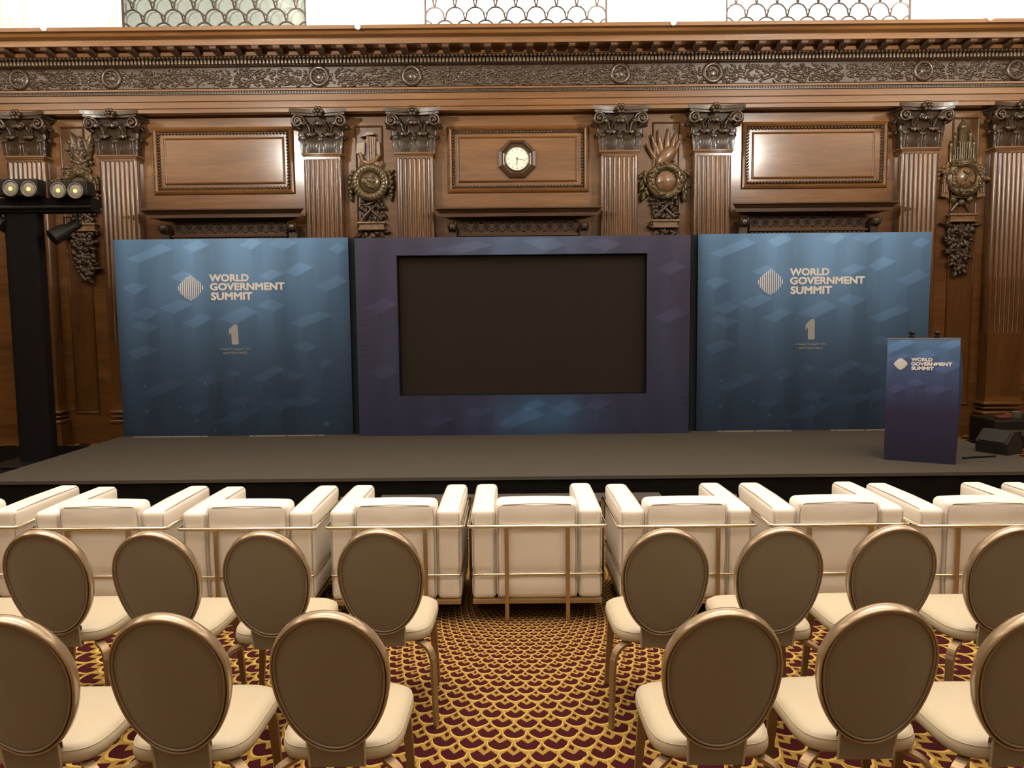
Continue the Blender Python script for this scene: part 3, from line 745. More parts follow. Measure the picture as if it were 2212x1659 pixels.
# ------------------------------------------------------------------ carved trophies in the narrow bays
def cluster(mb, x0, x1, z0, z1, y, n, r=(.02, .035), leafy=.5, taper=None):
    for i in range(n):
        t = random.random(); z = z0 + (z1 - z0) * t
        w = 1.0 if taper is None else taper(t)
        x = (x0 + x1) / 2 + random.uniform(-1, 1) * (x1 - x0) / 2 * w
        rr = random.uniform(*r)
        if random.random() < leafy: mb.leaf((x, y, z), random.uniform(0, 2 * math.pi), rr * 3.4, rr * 1.15, rr * 2.0)
        else: mb.ball((x, y - rr * .7, z), (rr, rr, rr), 8, 6)
def trophy(cxpx, wy, top_y, bot_shelf, pend_y, fx0px, fx1px, frame_top, kind, label):
    c = P(cxpx, wy, 10.50); cx, cz = c.x, c.z; Y = YW
    r_ = thing('carved_trophy', label, 'wall carving', (0, 0, 0), 0, 'carved trophies in the narrow bays')
    def Z(y): return P(cxpx, y, 10.50).z
    x0, x1 = P(fx0px, wy, YW).x, P(fx1px, wy, YW).x
    cxp = (x0 + x1) / 2
    MB().frame(x0 + .005, x1 - .005, .42, P(cxpx, frame_top, YW).z, .03, YW - .022, YW).build('sunken_frame', 'wood_v', r_)
    MB().box(x0 + .03, x1 - .03, YW - .006, YW + .01, .45, P(cxpx, frame_top, YW).z - .03).build('sunken_field', 'wood_v', r_)
    # ring wreath
    Rw = .195
    ring = MB()
    ring.torus((cx, 10.49, cz), Rw, .042, 40, 10, flat=1.3)
    n = 26
    for i in range(n):
        a = 2 * math.pi * i / n
        if kind == 'book':
            p = (cx + Rw * math.cos(a), 10.45, cz + Rw * math.sin(a)); ring.tube([(cx + (Rw - .035) * math.cos(a), 10.455, cz + (Rw - .035) * math.sin(a)), (cx + Rw * math.cos(a + .06), 10.435, cz + Rw * math.sin(a + .06)), (cx + (Rw + .035) * math.cos(a + .12), 10.46, cz + (Rw + .035) * math.sin(a + .12))], .010, 5)
        else:
            ring.leaf((cx + (Rw) * math.cos(a), 10.46, cz + (Rw) * math.sin(a)), a + math.pi / 2 + random.choice((-.5, .5)), .085, .026, .045)
            if i % 3 == 0: ring.ball((cx + Rw * math.cos(a), 10.44, cz + Rw * math.sin(a)), .024)
    ring.build('wreath_ring', 'gilt', r_)
    # medallion
    m1 = MB().lathe_y((cx, cz), [(.148, YW), (.148, 10.53), (.145, 10.50), (.13, 10.475), (.10, 10.455), (.05, 10.435), (.01, 10.43)], 28)
    medo = m1.build('medallion', 'carved_light' if kind in ('feather', 'castle') else 'gilt', r_)
    m2 = MB()
    if kind == 'book':
        for (dx, dz, rr) in ((0, .02, .045), (-.06, -.01, .03), (.06, .01, .03), (.0, -.06, .035), (.04, -.075, .025), (-.05, .06, .025), (.05, .06, .022)):
            m2.ball((cx + dx, 10.445, cz + dz), (rr, .028, rr * .9), 8, 6)
        m2.leaf((cx - .06, 10.45, cz - .06), .5, .10, .02, .03)
    elif kind == 'castle':
        for (dx, dz, a, l) in ((-.02, -.06, 1.6, .10), (-.05, .0, .3, .13), (.0, .02, 2.2, .09), (.03, -.03, -.8, .08), (-.03, -.05, -2.2, .08), (.02, .05, .9, .06)):
            m2.leaf((cx + dx, 10.445, cz + dz), a, l, .022, .04)
        m2.ball((cx + .01, 10.435, cz + .06), (.03, .022, .028))
    elif kind == 'feather':
        for i in range(9):
            a = math.pi * .5 + (i - 4) * .33; m2.ball((cx + .115 * math.cos(a), 10.48, cz + .115 * math.sin(a)), (.028, .02, .022), 7, 5)
    else:
        m2.leaf((cx, 10.445, cz - .08), math.pi / 2, .15, .04, .04); m2.ball((cx, 10.44, cz), .03)
    m2.build('medallion_relief', 'gilt', medo)
    # hanging side swags
    for sx in (-1, 1):
        sw = MB(); xb = cx + sx * (Rw + (.035 if kind == 'fruit' and sx > 0 else .045 if (kind == 'feather' and sx > 0) or kind == 'castle' else .075))
        if kind == 'book':
            for i, (dx, dz, rr) in enumerate(((-.02, .11, .030), (.0, .06, .036), (-.03, .03, .028), (.012, .0, .040), (-.02, -.05, .036), (.022, -.07, .030), (.0, -.12, .034), (.01, -.17, .026), (-.03, .15, .024))):
                sw.ball((xb + sx * dx, 10.53, cz + dz), (rr, rr * 1.1, rr), 10, 8)
            for dz in (.12, .05, -.02, -.09): sw.leaf((xb - sx * .03, 10.57, cz + dz), (0 if sx > 0 else math.pi) + .6, .10, .03, .04)
            sw.leaf((xb, 10.56, cz - .14), -math.pi / 2, .11, .03, .05)
        elif kind == 'castle':
            v = [(xb - sx * .05, cz + .05), (xb + sx * .04, cz + .02), (xb + sx * .055, cz - .24), (xb - sx * .05, cz - .26)]
            if sx < 0: v = v[::-1]
            sw.prism(v, 10.52, YW)
            for q in (-.012, .02): sw.tube([(xb + sx * q, 10.515, cz + .04), (xb + sx * q, 10.51, cz - .19)], .012, 6)
            cluster(sw, xb - .07, xb + .05, cz + .0, cz + .15, 10.54, 20, (.020, .032), .6)
        elif kind == 'fruit':
            cluster(sw, xb - .06, xb + .02, cz - .30, cz + .15, 10.53, 75, (.018, .030), .18, lambda t: .55 + .45 * t)
        else:
            for i in range(9):
                t = i / 8; sw.leaf((xb + sx * (.01 + .02 * math.sin(t * 5)), 10.55, cz + .15 - t * .31), -math.pi / 2 + (random.uniform(-.5, .9)) * sx, .13, .035, .06)
            cluster(sw, xb - .04, xb + .04, cz - .15, cz + .12, 10.55, 10, (.018, .026), .6)
        sw.build('side_garland', 'gilt' if kind != 'castle' else 'carved_light', r_)
    # emblem above the ring
    zt = Z(top_y); zr = cz + Rw; em = MB(); H = zt - zr
    if kind == 'book':                                            # quill case, books and scroll
        em.prism([(cx - .035, zr + .08), (cx + .065, zr + .08), (cx + .075, zt - .07), (cx - .045, zt - .06)], 10.53, YW)
        for q in (-.02, .01, .04): em.tube([(cx + q, 10.525, zr + .09), (cx + q * 1.1, 10.525, zt - .075)], .013, 6)
        em.prism([(cx - .19, zr + H * .42), (cx - .08, zr + H * .38), (cx - .07, zt - .13), (cx - .18, zt - .15)], 10.55, YW)
        em.prism([(cx + .085, zr + .12), (cx + .135, zr + .15), (cx + .13, zt - .13), (cx + .085, zt - .13)], 10.55, YW)
        em.prism([(cx - .12, zt - .075), (cx - .02, zt - .055), (cx + .07, zt - .045), (cx + .06, zt - .01), (cx - .03, zt - .01)], 10.50, YW)
        em.tube([(cx - .14, 10.56, zr + .20), (cx - .10, 10.53, zr + .09), (cx - .02, 10.51, zr + .055), (cx + .06, 10.53, zr + .09), (cx + .12, 10.54, zr + .17)], .028, 8)
        em.tube([(cx - .16, 10.57, zr - .02), (cx - .11, 10.53, zr + .06), (cx - .04, 10.52, zr + .0)], [.015, .03, .03], 8)
        em.ball((cx + .10, 10.54, zr + .04), (.07, .05, .05), 10, 8, Matrix.Rotation(.5, 3, 'Y'))
        em.leaf((cx - .12, 10.56, zr), math.pi / 2, .12, .035, .05); em.leaf((cx + .13, 10.56, zr - .02), math.pi / 2 - .3, .12, .03, .05)
    elif kind == 'feather':                                       # helmet plumes and fan of feathers
        for (a, l, w, bx) in ((1.95, .34, .050, -.03), (1.75, .37, .048, -.01), (1.52, .38, .052, .02), (1.36, .35, .045, .05), (1.15, .31, .042, .05), (2.2, .27, .042, -.06)):
            em.leaf((cx + bx, 10.57, zr + .02), a, l * H / .38, w, .05, lob=1)
        for (a, l) in ((.95, .27), (1.05, .28), (.85, .23)):
            em.leaf((cx - .10, 10.56, zr - .02), a, l, .055, .10, lob=1)
        em.ball((cx + .005, 10.54, zr + .13), (.18, .075, .095), 14, 10, Matrix.Rotation(-.85, 3, 'Y'))
        for i in range(5): em.ball((cx + .12 - i * .008, 10.56, zr + .04 + i * .045), (.03, .03, .024), 8, 6)
        em.tube([(cx - .15, 10.57, zr - .02), (cx - .13, 10.55, zr + .24)], [.014, .024], 8)
        em.ball((cx - .13, 10.55, zr + .25), .032)
    elif kind == 'castle':                                        # mural crown: little domed turrets over arcades
        for (dx, hh, w) in ((0, .42, .065), (-.105, .30, .026), (.105, .33, .026), (-.155, .20, .024), (.155, .22, .024)):
            z1 = zr + .10 + hh * H / .50 - .08
            em.lathe_y
            n = 12; v = []; f = []
            pr_ = [(w, zr + .02), (w, z1), (w * 1.15, z1 + .008), (w * .95, z1 + .03), (w * .55, z1 + .03 + w * .8), (w * .12, z1 + .03 + w * 1.1)]
            for (q, z) in pr_:
                for i in range(n):
                    a = 2 * math.pi * i / n; v.append((cx + dx + q * math.cos(a), 10.58 + q * .7 * math.sin(a), z))
            for k in range(len(pr_) - 1):
                for i in range(n): f.append((k * n + i, k * n + (i + 1) % n, (k + 1) * n + (i + 1) % n, (k + 1) * n + i))
            em.add(v, f, True); em.ball((cx + dx, 10.58, pr_[-1][1] + .012), .016)
        for q in range(9):
            x = cx - .12 + q * .03; em.tube([(x, 10.53, zr + .06), (x, 10.53, zr + .20 + (.07 if abs(q - 4) < 3 else 0))], .007, 5)
        em.box(cx - .15, cx + .15, 10.54, YW, zr + .045, zr + .065); em.box(cx - .10, cx + .10, 10.545, YW, zr + .20, zr + .215); em.box(cx - .08, cx + .08, 10.545, YW, zr + .27, zr + .285)
        for i in range(11): em.torus((cx - .15 + i * .03, 10.53, zr + .015), .02, .007, 10, 5)
    else:                                                         # fish, game and leaf bundle
        cluster(em, cx - .15, cx + .15, zr + .02, zt - .10, 10.58, 60, (.022, .038), .75)
        for (a, l, bx) in ((2.4, .30, .10), (.8, .30, -.10), (1.9, .26, .02), (1.2, .24, -.02), (2.75, .2, .06), (.4, .2, -.05)):
            em.leaf((cx + bx, 10.56, zr + .10), a, l * .9, .045, .07, lob=1)
        for (bx, a_, l, w) in ((-.05, 1.75, .27, .075), (.07, 1.25, .27, .07), (.0, 1.57, .22, .06), (-.12, 1.4, .2, .05), (.13, 1.8, .2, .05)):
            em.leaf((cx + bx, 10.58, zr + H * .38), a_, l * H / .42, w, .07, lob=1)
        for q in (-.10, -.05, .03, .08): em.tube([(cx + q, 10.56, zr - .03), (cx + q * .4, 10.54, zr + .16)], [.015, .024], 7)
    em.build('top_emblem', 'carved_light' if kind in ('feather', 'book') else ('carved_mid' if kind == 'fruit' else 'gilt'), r_)
    # crossed tools under the ring and moulded shelf
    zs_ = Z(bot_shelf); lo = MB(); zb = cz - Rw
    if kind == 'castle':
        for dx, dz in ((-.11, -.08), (.0, -.12), (.11, -.08)):
            lo.ball((cx + dx, 10.55, zb + dz), (.05, .035, .045), 8, 6)
        lo.tube([(cx - .13, 10.57, zs_ + .05), (cx - .05, 10.55, zb - .13)], .022, 8); lo.tube([(cx + .13, 10.57, zs_ + .05), (cx + .05, 10.55, zb - .13)], .022, 8)
        lo.tube([(cx - .14, 10.55, zb - .03), (cx - .07, 10.52, zb - .055), (cx, 10.51, zb - .062), (cx + .07, 10.52, zb - .055), (cx + .14, 10.55, zb - .03)], .013, 6)
    else:
        lo.tube([(cx - .15, 10.56, zb - .10), (cx - .03, 10.52, zb - .09), (cx + .12, 10.55, zb - .01)], [.018, .024, .010], 7)
        lo.tube([(cx + .13, 10.56, zs_ + .05), (cx, 10.53, (zb + zs_) / 2), (cx - .12, 10.57, zb - .03)], [.036, .022, .012], 8)
        lo.tube([(cx - .13, 10.56, zs_ + .05), (cx, 10.52, (zb + zs_) / 2 + .01), (cx + .12, 10.57, zb - .03)], [.040, .020, .012], 8)
        lo.prism([(cx + .01, zs_ + .02), (cx + .10, zs_ + .03), (cx + .07, zs_ + .13), (cx + .02, zs_ + .13)], 10.54, YW)
        cluster(lo, cx - .15, cx + .15, zs_ + .02, zb - .02, 10.57, 55, (.020, .034), .7)
    lo.build('lower_carving', 'gilt' if kind == 'castle' else 'carved', r_)
    MB().box(cx - .165, cx + .165, 10.50, YW, zs_ - .075, zs_ - .012).cbox(cx - .19, cx + .19, 10.475, YW, zs_ - .018, zs_ + .012, .01).cbox(cx - .185, cx + .185, 10.485, YW, zs_ - .10, zs_ - .075, .01).build('shelf', 'carved_light', r_)
    pe = MB(); z1 = zs_ - .10; z0 = Z(pend_y)
    if kind == 'fruit':
        cluster(pe, cx - .18, cx + .18, z1, z0, 10.56, 150, (.024, .042), .35, lambda t: (1 - t) ** .5 * .95 + .12)
        for q in range(5): pe.ball((cx - .14 + q * .065, 10.53, z1 - .03), .028)
    elif kind == 'castle':
        pe.prism([(cx - .03, z1 - .02), (cx + .04, z1 - .02), (cx + .03, z1 - .20), (cx - .01, z1 - .20)][::-1], 10.52, YW)
        pe.prism([(cx - .055, z1 - .24), (cx + .005, z1 - .24), (cx + .01, z1 - .58), (cx - .045, z1 - .58)][::-1], 10.53, YW)
        for sx in (-1, 1):
            pe.torus((cx + sx * .09, 10.56, z1 - .13), .07, .022, 18, 7, a0=0, a1=math.pi * 1.3)
            pe.leaf((cx + sx * .05, 10.57, z1 - .22), -math.pi / 2 + sx * .5, .20, .05, .06)
            pe.leaf((cx + sx * .05, 10.57, z1 - .42), -math.pi / 2 + sx * .4, .16, .045, .06)
        cluster(pe, cx - .19, cx + .17, z1 - .02, z0, 10.57, 130, (.024, .040), .75, lambda t: (1 - t) ** .5 * .9 + .15)
    else:
        cluster(pe, cx - .17, cx + .17, z1, z1 - .55, 10.565, 100, (.024, .040), .7, lambda t: (1 - t) ** .5 * .9 + .15)
        for a in (-1.9, -1.57, -1.2): pe.leaf((cx, 10.57, z1), a, .20, .04, .05)
    pe.build('pendant_foliage', 'carved', r_)
    return r_
trophy(172, 405, 283, 484, 605, 135, 190, 273, 'fruit', 'carved wooden trophy with fruit garland and grape pendant, left of the left backdrop panel')
trophy(800, 394, 283, 481, 520, 769, 831, 271, 'book', 'carved wooden trophy with books and a shell medallion, left of the clock')
trophy(1438, 391, 276, 476, 515, 1407, 1468, 263, 'feather', 'carved wooden trophy with plumes and a smooth round boss, right of the clock')
trophy(2084, 384, 264, 463, 582, 2052, 2112, 253, 'castle', 'carved wooden trophy with a little domed castle, right of the right backdrop panel')

# ------------------------------------------------------------------ clock
cc = P(1117, 342, YW - .08)
ck = thing('wall_clock', 'octagonal dark wooden wall clock with ivory dial in the middle panel', 'clock', (cc.x, YW, cc.z))
def octa(r, n=8, o=math.pi / 8): return [(r * math.cos(o + i * 2 * math.pi / n), r * math.sin(o + i * 2 * math.pi / n)) for i in range(n)]
mb = MB(); rings = [(.268, -.0), (.272, -.035), (.262, -.06), (.225, -.075), (.205, -.055), (.178, -.045)]
v = []; f = []
for (r_, y) in rings: v += [(x, y, z) for (x, z) in octa(r_)]
for k in range(len(rings) - 1):
    for i in range(8): f.append((k * 8 + i, k * 8 + (i + 1) % 8, (k + 1) * 8 + (i + 1) % 8, (k + 1) * 8 + i))
mb.add(v, f); mb.prism(octa(.2), -.045, 0)
mb.build('case', 'clock_frame', ck)
MB().torus((0, -.052, 0), .160, .010, 32, 8).build('bezel', 'gilt', ck)
MB().disc((0, 0), .155, -.05, -.04).build('dial', 'clock_face', ck)
mk_ = MB()
for i in range(12):
    a = i * math.pi / 6; mk_.bar([(.115 * math.sin(a), -.0515, .115 * math.cos(a)), (.14 * math.sin(a), -.0515, .14 * math.cos(a))], .010 if i % 3 == 0 else .006, .002, (math.cos(a), 0, -math.sin(a)))
mk_.build('hour_marks', 'clock_mark', ck)
MB().bar([(.008, -.054, .022), (-.008, -.054, -.085)], .010, .003).disc((0, 0), .012, -.057, -.052, 12).build('hour_hand', 'clock_mark', ck)
MB().bar([(-.02, -.056, .004), (.115, -.056, -.022)], .005, .002, (0, 0, 1)).build('minute_hand', 'clock_mark', ck)

# small white lamps poking over the cornice lip
for px, py, lab in ((108, 60, 'at the far left, beside the bright niche'), (777, 57, 'between the left and middle grille windows'), (1450, 48, 'between the middle and right grille windows'), (2126, 38, 'at the far right')):
    p = P(px, py, 9.90)
    r_ = thing('cove_lamp', 'small round white lamp on the cornice lip ' + lab, 'lamp', (p.x, 9.90, Z_LEDGE), 0, 'small lamps along the cornice lip')
    zk = P(px, py, 9.76).z - Z_LEDGE
    MB().ball((0, -.14, zk), .036, 12, 9).build('bulb', 'knob', r_)
    MB().tube([(0, -.12, zk + .01), (-.06, .0, .06), (-.30, .12, .05)] if px < 200 else [(0, -.12, zk + .01), (0, .0, .04), (0, .15, .01)], .008, 6).build('arm', 'metal_strip', r_)
    MB().box(-.05 - (.3 if px < 200 else 0), .05 - (.3 if px < 200 else 0), .10, .20, .0, .07).build('base', 'metal_strip', r_)

# ================================================================== STAGE
ZS = .30
YSF = PZ(1106, 1029.5, ZS).y; YBK = PZ(1106, 938, ZS).y + .45
XSL = PZ(247, 947.6, ZS).x; XSR = (PZ(2074, 949, ZS).x + PZ(2212, 988, ZS).x) / 2
print('stage', YSF, YBK, XSL, XSR)
sg = thing('stage', 'low black stage with dark grey-brown carpeted top', 'stage', ((XSL + XSR) / 2, YSF, 0))
hx = (XSR - XSL) / 2
MB().box(-hx, hx, 0, YBK - YSF, ZS - .03, ZS).build('stage_top', 'stage', sg)
sk = MB(); 
def pleat(u, n, a): return a * math.sin(u * n)
pts = []
for i in range(241):
    t = i / 240; pts.append((-hx + .01 + 2 * (hx - .01) * t, .012 + .004 * math.sin(t * 190)))
v = [(x, y, z) for z in (0, ZS - .03) for (x, y) in pts]; n = len(pts)
sk.add(v, [(i, i + 1, n + i + 1, n + i) for i in range(n - 1)], True)
sk.box(-hx + .01, -hx + .03, .02, YBK - YSF, 0, ZS - .03); sk.box(hx - .03, hx - .01, .02, YBK - YSF, 0, ZS - .03); sk.box(-hx + .02, hx - .02, YBK - YSF - .02, YBK - YSF - .01, 0, ZS - .03)
sk.build('stage_skirt', 'black_cloth', sg)
# step in front
xs0, xs1 = PZ(820, 1077, .15).x, PZ(1432, 1074, .15).x; ys1 = YSF - .01; ys0 = PZ(1106, 1084, .15).y
stp = thing('stage_step', 'low black step with worn grey top in front of the stage', 'step', ((xs0 + xs1) / 2, ys0, 0)); hs = (xs1 - xs0) / 2
MB().box(-hs, hs, 0, ys1 - ys0, .135, .15).build('tread', 'grey_step', stp); MB().box(-hs + .005, hs - .005, .01, ys1 - ys0 - .003, 0, .135).build('riser', 'black_cloth', stp)
# black floor cloth beside the stage on the left
o = MB().box(XL + .4, XSL - .02, 7.0, 10.34, 0.0, .012).build('floor_cloth', 'black_cloth', None)
tag(o, 'flat black floor cloth left of the stage under the light stand', 'floor cloth')

# ------------------------------------------------------------------ printed backdrops
def hexl(r, g, b): return np.array(srgb(r, g, b)[:3])
def render_print(nx, nz, base_fn, rhombi, dots=(), asp=1.0, gain=1.0):
    U, V = np.meshgrid(np.linspace(0, 1, nx), np.linspace(0, 1, nz))     # V: 0 top .. 1 bottom
    L_ = base_fn(U, V)                                                   # display-space rgb 0..255
    mul = np.ones_like(U)
    def sm(x): return 1 / (1 + np.exp(-np.clip(x, -40, 40)))
    k = nx * 1.6
    for (l, t, r, b, a) in rhombi:
        # left face and right face hanging below the top
        def line(p, q): return p[1] + (U - p[0]) * (q[1] - p[1]) / (q[0] - p[0] + 1e-9)
        for (p, q, s_) in ((l, b, .12), (b, r, -.50)):
            y = line(p, q); inside = sm((U - p[0]) * k) * sm((q[0] - U) * k) * sm((V - y) * k)
            fade = np.clip(1 - (V - y) / .20, 0, 1)
            mul *= 1 + a * s_ * inside * fade
        pts = [l, t, r, b]; ins = np.ones_like(U)
        for i in range(4):
            p, q = pts[i], pts[(i + 1) % 4]
            e = ((q[0] - p[0]) * (V - p[1]) - (q[1] - p[1]) * (U - p[0])) / math.hypot(q[0] - p[0], q[1] - p[1])
            ins *= sm(e * k)
        fall = 1.0
        mul *= 1 + a * ins * fall
    L_ = L_ * mul[..., None]
    for (x, y, r) in dots:
        d = np.sqrt((U - x) ** 2 + ((V - y) * asp) ** 2); L_ = L_ * (1 + .35 * sm((r - d) * k * 2))[..., None]
    L_ = np.clip(L_, 0, 255) / 255
    lin = np.where(L_ <= .04045, L_ / 12.92, ((L_ + .055) / 1.055) ** 2.4)
    return lin * gain
def print_mesh(name, w, h, nx, nz, colors, holes=None):
    xs_ = np.linspace(-w / 2, w / 2, nx); zs_ = np.linspace(h, 0, nz)
    X, Z = np.meshgrid(xs_, zs_); co = np.stack([X, np.zeros_like(X), Z], -1).reshape(-1, 3)
    idx = np.arange(nx * nz).reshape(nz, nx)
    q = np.stack([idx[:-1, :-1], idx[1:, :-1], idx[1:, 1:], idx[:-1, 1:]], -1).reshape(-1, 4)
    if holes is not None:
        cx = (X[:-1, :-1] + X[1:, 1:]).reshape(-1) / 2; cz = (Z[:-1, :-1] + Z[1:, 1:]).reshape(-1) / 2
        x0, x1, z0, z1 = holes; q = q[~((cx > x0) & (cx < x1) & (cz > z0) & (cz < z1))]
    me = bpy.data.meshes.new(name); me.vertices.add(len(co)); me.vertices.foreach_set('co', co.ravel().astype(np.float32))
    me.loops.add(q.size); me.loops.foreach_set('vertex_index', q.ravel().astype(np.int32))
    me.polygons.add(len(q)); me.polygons.foreach_set('loop_start', (np.arange(len(q)) * 4).astype(np.int32))
    me.update(calc_edges=True); me.validate()
    at = me.color_attributes.new('print', 'FLOAT_COLOR', 'POINT')
    c4 = np.ones((nx * nz, 4), np.float32); c4[:, :3] = colors.reshape(-1, 3); at.data.foreach_set('color', c4.ravel())
    me.materials.append(M['print']); return me
def lerp(a, b, t): return a + (b - a) * t[..., None]
CB = {'top': np.array([132, 180, 238.]), 'side': np.array([97, 140, 190.]), 'mid': np.array([52, 90, 122.]), 'bot': np.array([40, 56, 80.])}
def side_base(U, V):
    glow = np.exp(-(((U - .5) / .42) ** 2 + ((V + .02) / .42) ** 2))
    base = lerp(CB['side'] * 1.0 + 0 * U[..., None], CB['bot'] + 0 * U[..., None], np.clip(V, 0, 1) ** .75)
    base = lerp(base, CB['top'] + 0 * U[..., None], glow * .9)
    col = 1 + .05 * np.sin(U * 23 + 1) + .03 * np.sin(U * 41)
    vig = 1 - .22 * np.clip((.10 - U) / .10, 0, 1) ** 2
    return base * col[..., None] * vig[..., None]
def crop_rh(lst, x0, y0, w, h, a):
    out = []
    for it in lst:
        out.append(tuple(((p[0] - x0) / w, (p[1] - y0) / h) for p in it[:4]) + (a * (it[4] if len(it) > 4 else 1),))
    return out
RH = [((100, 215), (390, 100), (480, 140), (200, 245)), ((560, 125), (690, 72), (775, 112), (640, 165)), ((1010, 115), (1110, 62), (1195, 95), (1110, 150)),
      ((1245, 108), (1340, 62), (1480, 98), (1370, 155)), ((440, 355), (560, 308), (640, 345), (540, 395)), ((1150, 355), (1260, 303), (1370, 335), (1240, 390)),
      ((1370, 322), (1490, 250), (1600, 290), (1450, 362)), ((60, 432), (160, 393), (268, 427), (150, 490)), ((1610, 432), (1790, 350), (1870, 400), (1700, 478)),
      ((345, 592), (520, 528), (622, 567), (460, 638)), ((525, 712), (690, 640), (785, 672), (630, 750)), ((805, 682), (1040, 580), (1142, 632), (960, 720)),
      ((1130, 582), (1240, 533), (1372, 577), (1270, 628)), ((1390, 717), (1640, 625), (1735, 662), (1490, 758)), ((120, 640), (235, 582), (345, 625), (240, 685)),
      ((70, 932), (220, 878), (342, 922), (130, 992)), ((1410, 902), (1500, 858), (1612, 902), (1530, 945)), ((1620, 1045), (1665, 990), (1745, 1030), (1640, 1088)),
      ((1070, 1140), (1270, 1048), (1330, 1085), (1150, 1185)), ((1270, 1075), (1330, 1060), (1510, 1130), (1400, 1182)), ((620, 1150), (720, 1108), (822, 1150), (720, 1202)),
      ((160, 1252), (420, 1148), (542, 1182), (250, 1292)), ((1140, 1345), (1350, 1310), (1420, 1350), (1300, 1405)), ((1330, 1330), (1500, 1278), (1622, 1330), (1440, 1382)),
      ((500, 1382), (600, 1348), (702, 1372), (600, 1428)), ((860, 1322), (960, 1288), (1062, 1312), (970, 1372)), ((740, 1500), (930, 1400), (1130, 1385), (960, 1500)),
      ((840, 1095), (900, 1075), (985, 1110), (925, 1140)), ((120, 730), (180, 690), (345, 735), (250, 790)), ((1720, 150), (1800, 105), (1870, 140), (1800, 190))]
DT = [(.105, .74, .007), (.105, .87, .008), (.25, .85, .006), (.32, .92, .008), (.365, .73, .006), (.885, .942, .013), (.53, .855, .006), (.40, .97, .006)]
side_col = render_print(470, 390, side_base, crop_rh(RH, 10, 65, 1870, 1535, .115), DT, 0.98)

YP = PZ(1106, 938.5, ZS).y + .12; YC = YP - .14
print('backdrop', YP)
pan_top = zc(509.5, YP)
HP = pan_top - ZS
# text helper: flat letters fitted to a box
def text_obj(txt, x0, x1, z0, z1, y, m, parent, name, off=.0, fit_w=True, sp=1.0):
    cu = bpy.data.curves.new(name, 'FONT'); cu.body = txt; cu.size = 1; cu.offset = 0.0; cu.extrude = .012; cu.space_character = sp; cu.resolution_u = 3
    o = bpy.data.objects.new(name, cu); C.objects.link(o)
    dg = bpy.context.evaluated_depsgraph_get(); me = bpy.data.meshes.new_from_object(o.evaluated_get(dg))
    C.objects.unlink(o); bpy.data.objects.remove(o)
    n = len(me.vertices)
    if n == 0: return None
    co = np.empty(n * 3, np.float32); me.vertices.foreach_get('co', co); co = co.reshape(-1, 3)
    mn, mx = co.min(0), co.max(0); q = np.empty_like(co)
    q[:, 0] = x0 + (co[:, 0] - mn[0]) / (mx[0] - mn[0]) * (x1 - x0); q[:, 2] = z0 + (co[:, 1] - mn[1]) / (mx[1] - mn[1]) * (z1 - z0)
    q[:, 1] = y - (co[:, 2] - mn[2]) / (mx[2] - mn[2] + 1e-9) * .003
    mb = MB(); fs = [tuple(p.vertices) for p in me.polygons]; d = off * (z1 - z0) * 1.0
    for k, (ax, az) in enumerate(((0, 0), (-d, 0), (d, 0), (0, -d), (0, d), (-.7 * d, -.7 * d), (.7 * d, .7 * d), (-.7 * d, .7 * d), (.7 * d, -.7 * d)) if off else ((0, 0),)):
        kx = 1 - 2 * d / (x1 - x0); kz = 1 - 2 * d / (z1 - z0); cx, cz_ = (x0 + x1) / 2, (z0 + z1) / 2
        mb.add([(cx + (p[0] - cx) * kx + ax, p[1] - k * .00012, cz_ + (p[2] - cz_) * kz + az) for p in q.tolist()], fs)
    me = mb.mesh(name, m); ob = bpy.data.objects.new(name, me); C.objects.link(ob); ob.parent = parent; return ob
TOPS = [425, 380, 350, 320, 290, 280, 250, 275, 287, 318, 345, 370, 420]; BOTS = [495, 545, 575, 608, 630, 645, 660, 640, 630, 605, 575, 540, 490]
def bars(cv, parent, wpx, y):
    mb = MB()
    for i in range(13):
        x = 195 + i * 31.6; a = cv(x - wpx / 2, TOPS[i]); b = cv(x + wpx / 2, BOTS[i]); mb.cbox(a[0], b[0], y - .003, y + .001, b[1], a[1], .0029)
    mb.build('summit_emblem', 'white_print', parent)
def logo(root, cv, y, off=.058, wpx=17):
    # cv maps a point of the logo drawing to local x, z
    lg = bpy.data.objects.new('logo', None); C.objects.link(lg); lg.parent = root
    bars(cv, lg, wpx, y)
    for txt, x0, x1, y0, y1 in (('WORLD', 692, 1320, 243, 364), ('GOVERNMENT', 695, 1888, 380, 503), ('SUMMIT', 706, 1368, 528, 655)):
        a, b = cv(x0, y0), cv(x1, y1); text_obj(txt, a[0], b[0], b[1], a[1], y, 'white_print', lg, 'lettering', off)
    return lg
def side_panel(px0, px1, logo_dx, logo_dy, label, lc, prize):
    xa, xb = P(px0, 512 if px0 < 1000 else 500, YP).x, P(px1, 512 if px1 < 1000 else 500, YP).x; xm = (xa + xb) / 2; w = xb - xa
    r_ = thing('backdrop_panel', label, 'backdrop', (xm, YP, ZS), 0, 'printed side panels of the stage backdrop')
    return r_, xm, w
_shared = {}
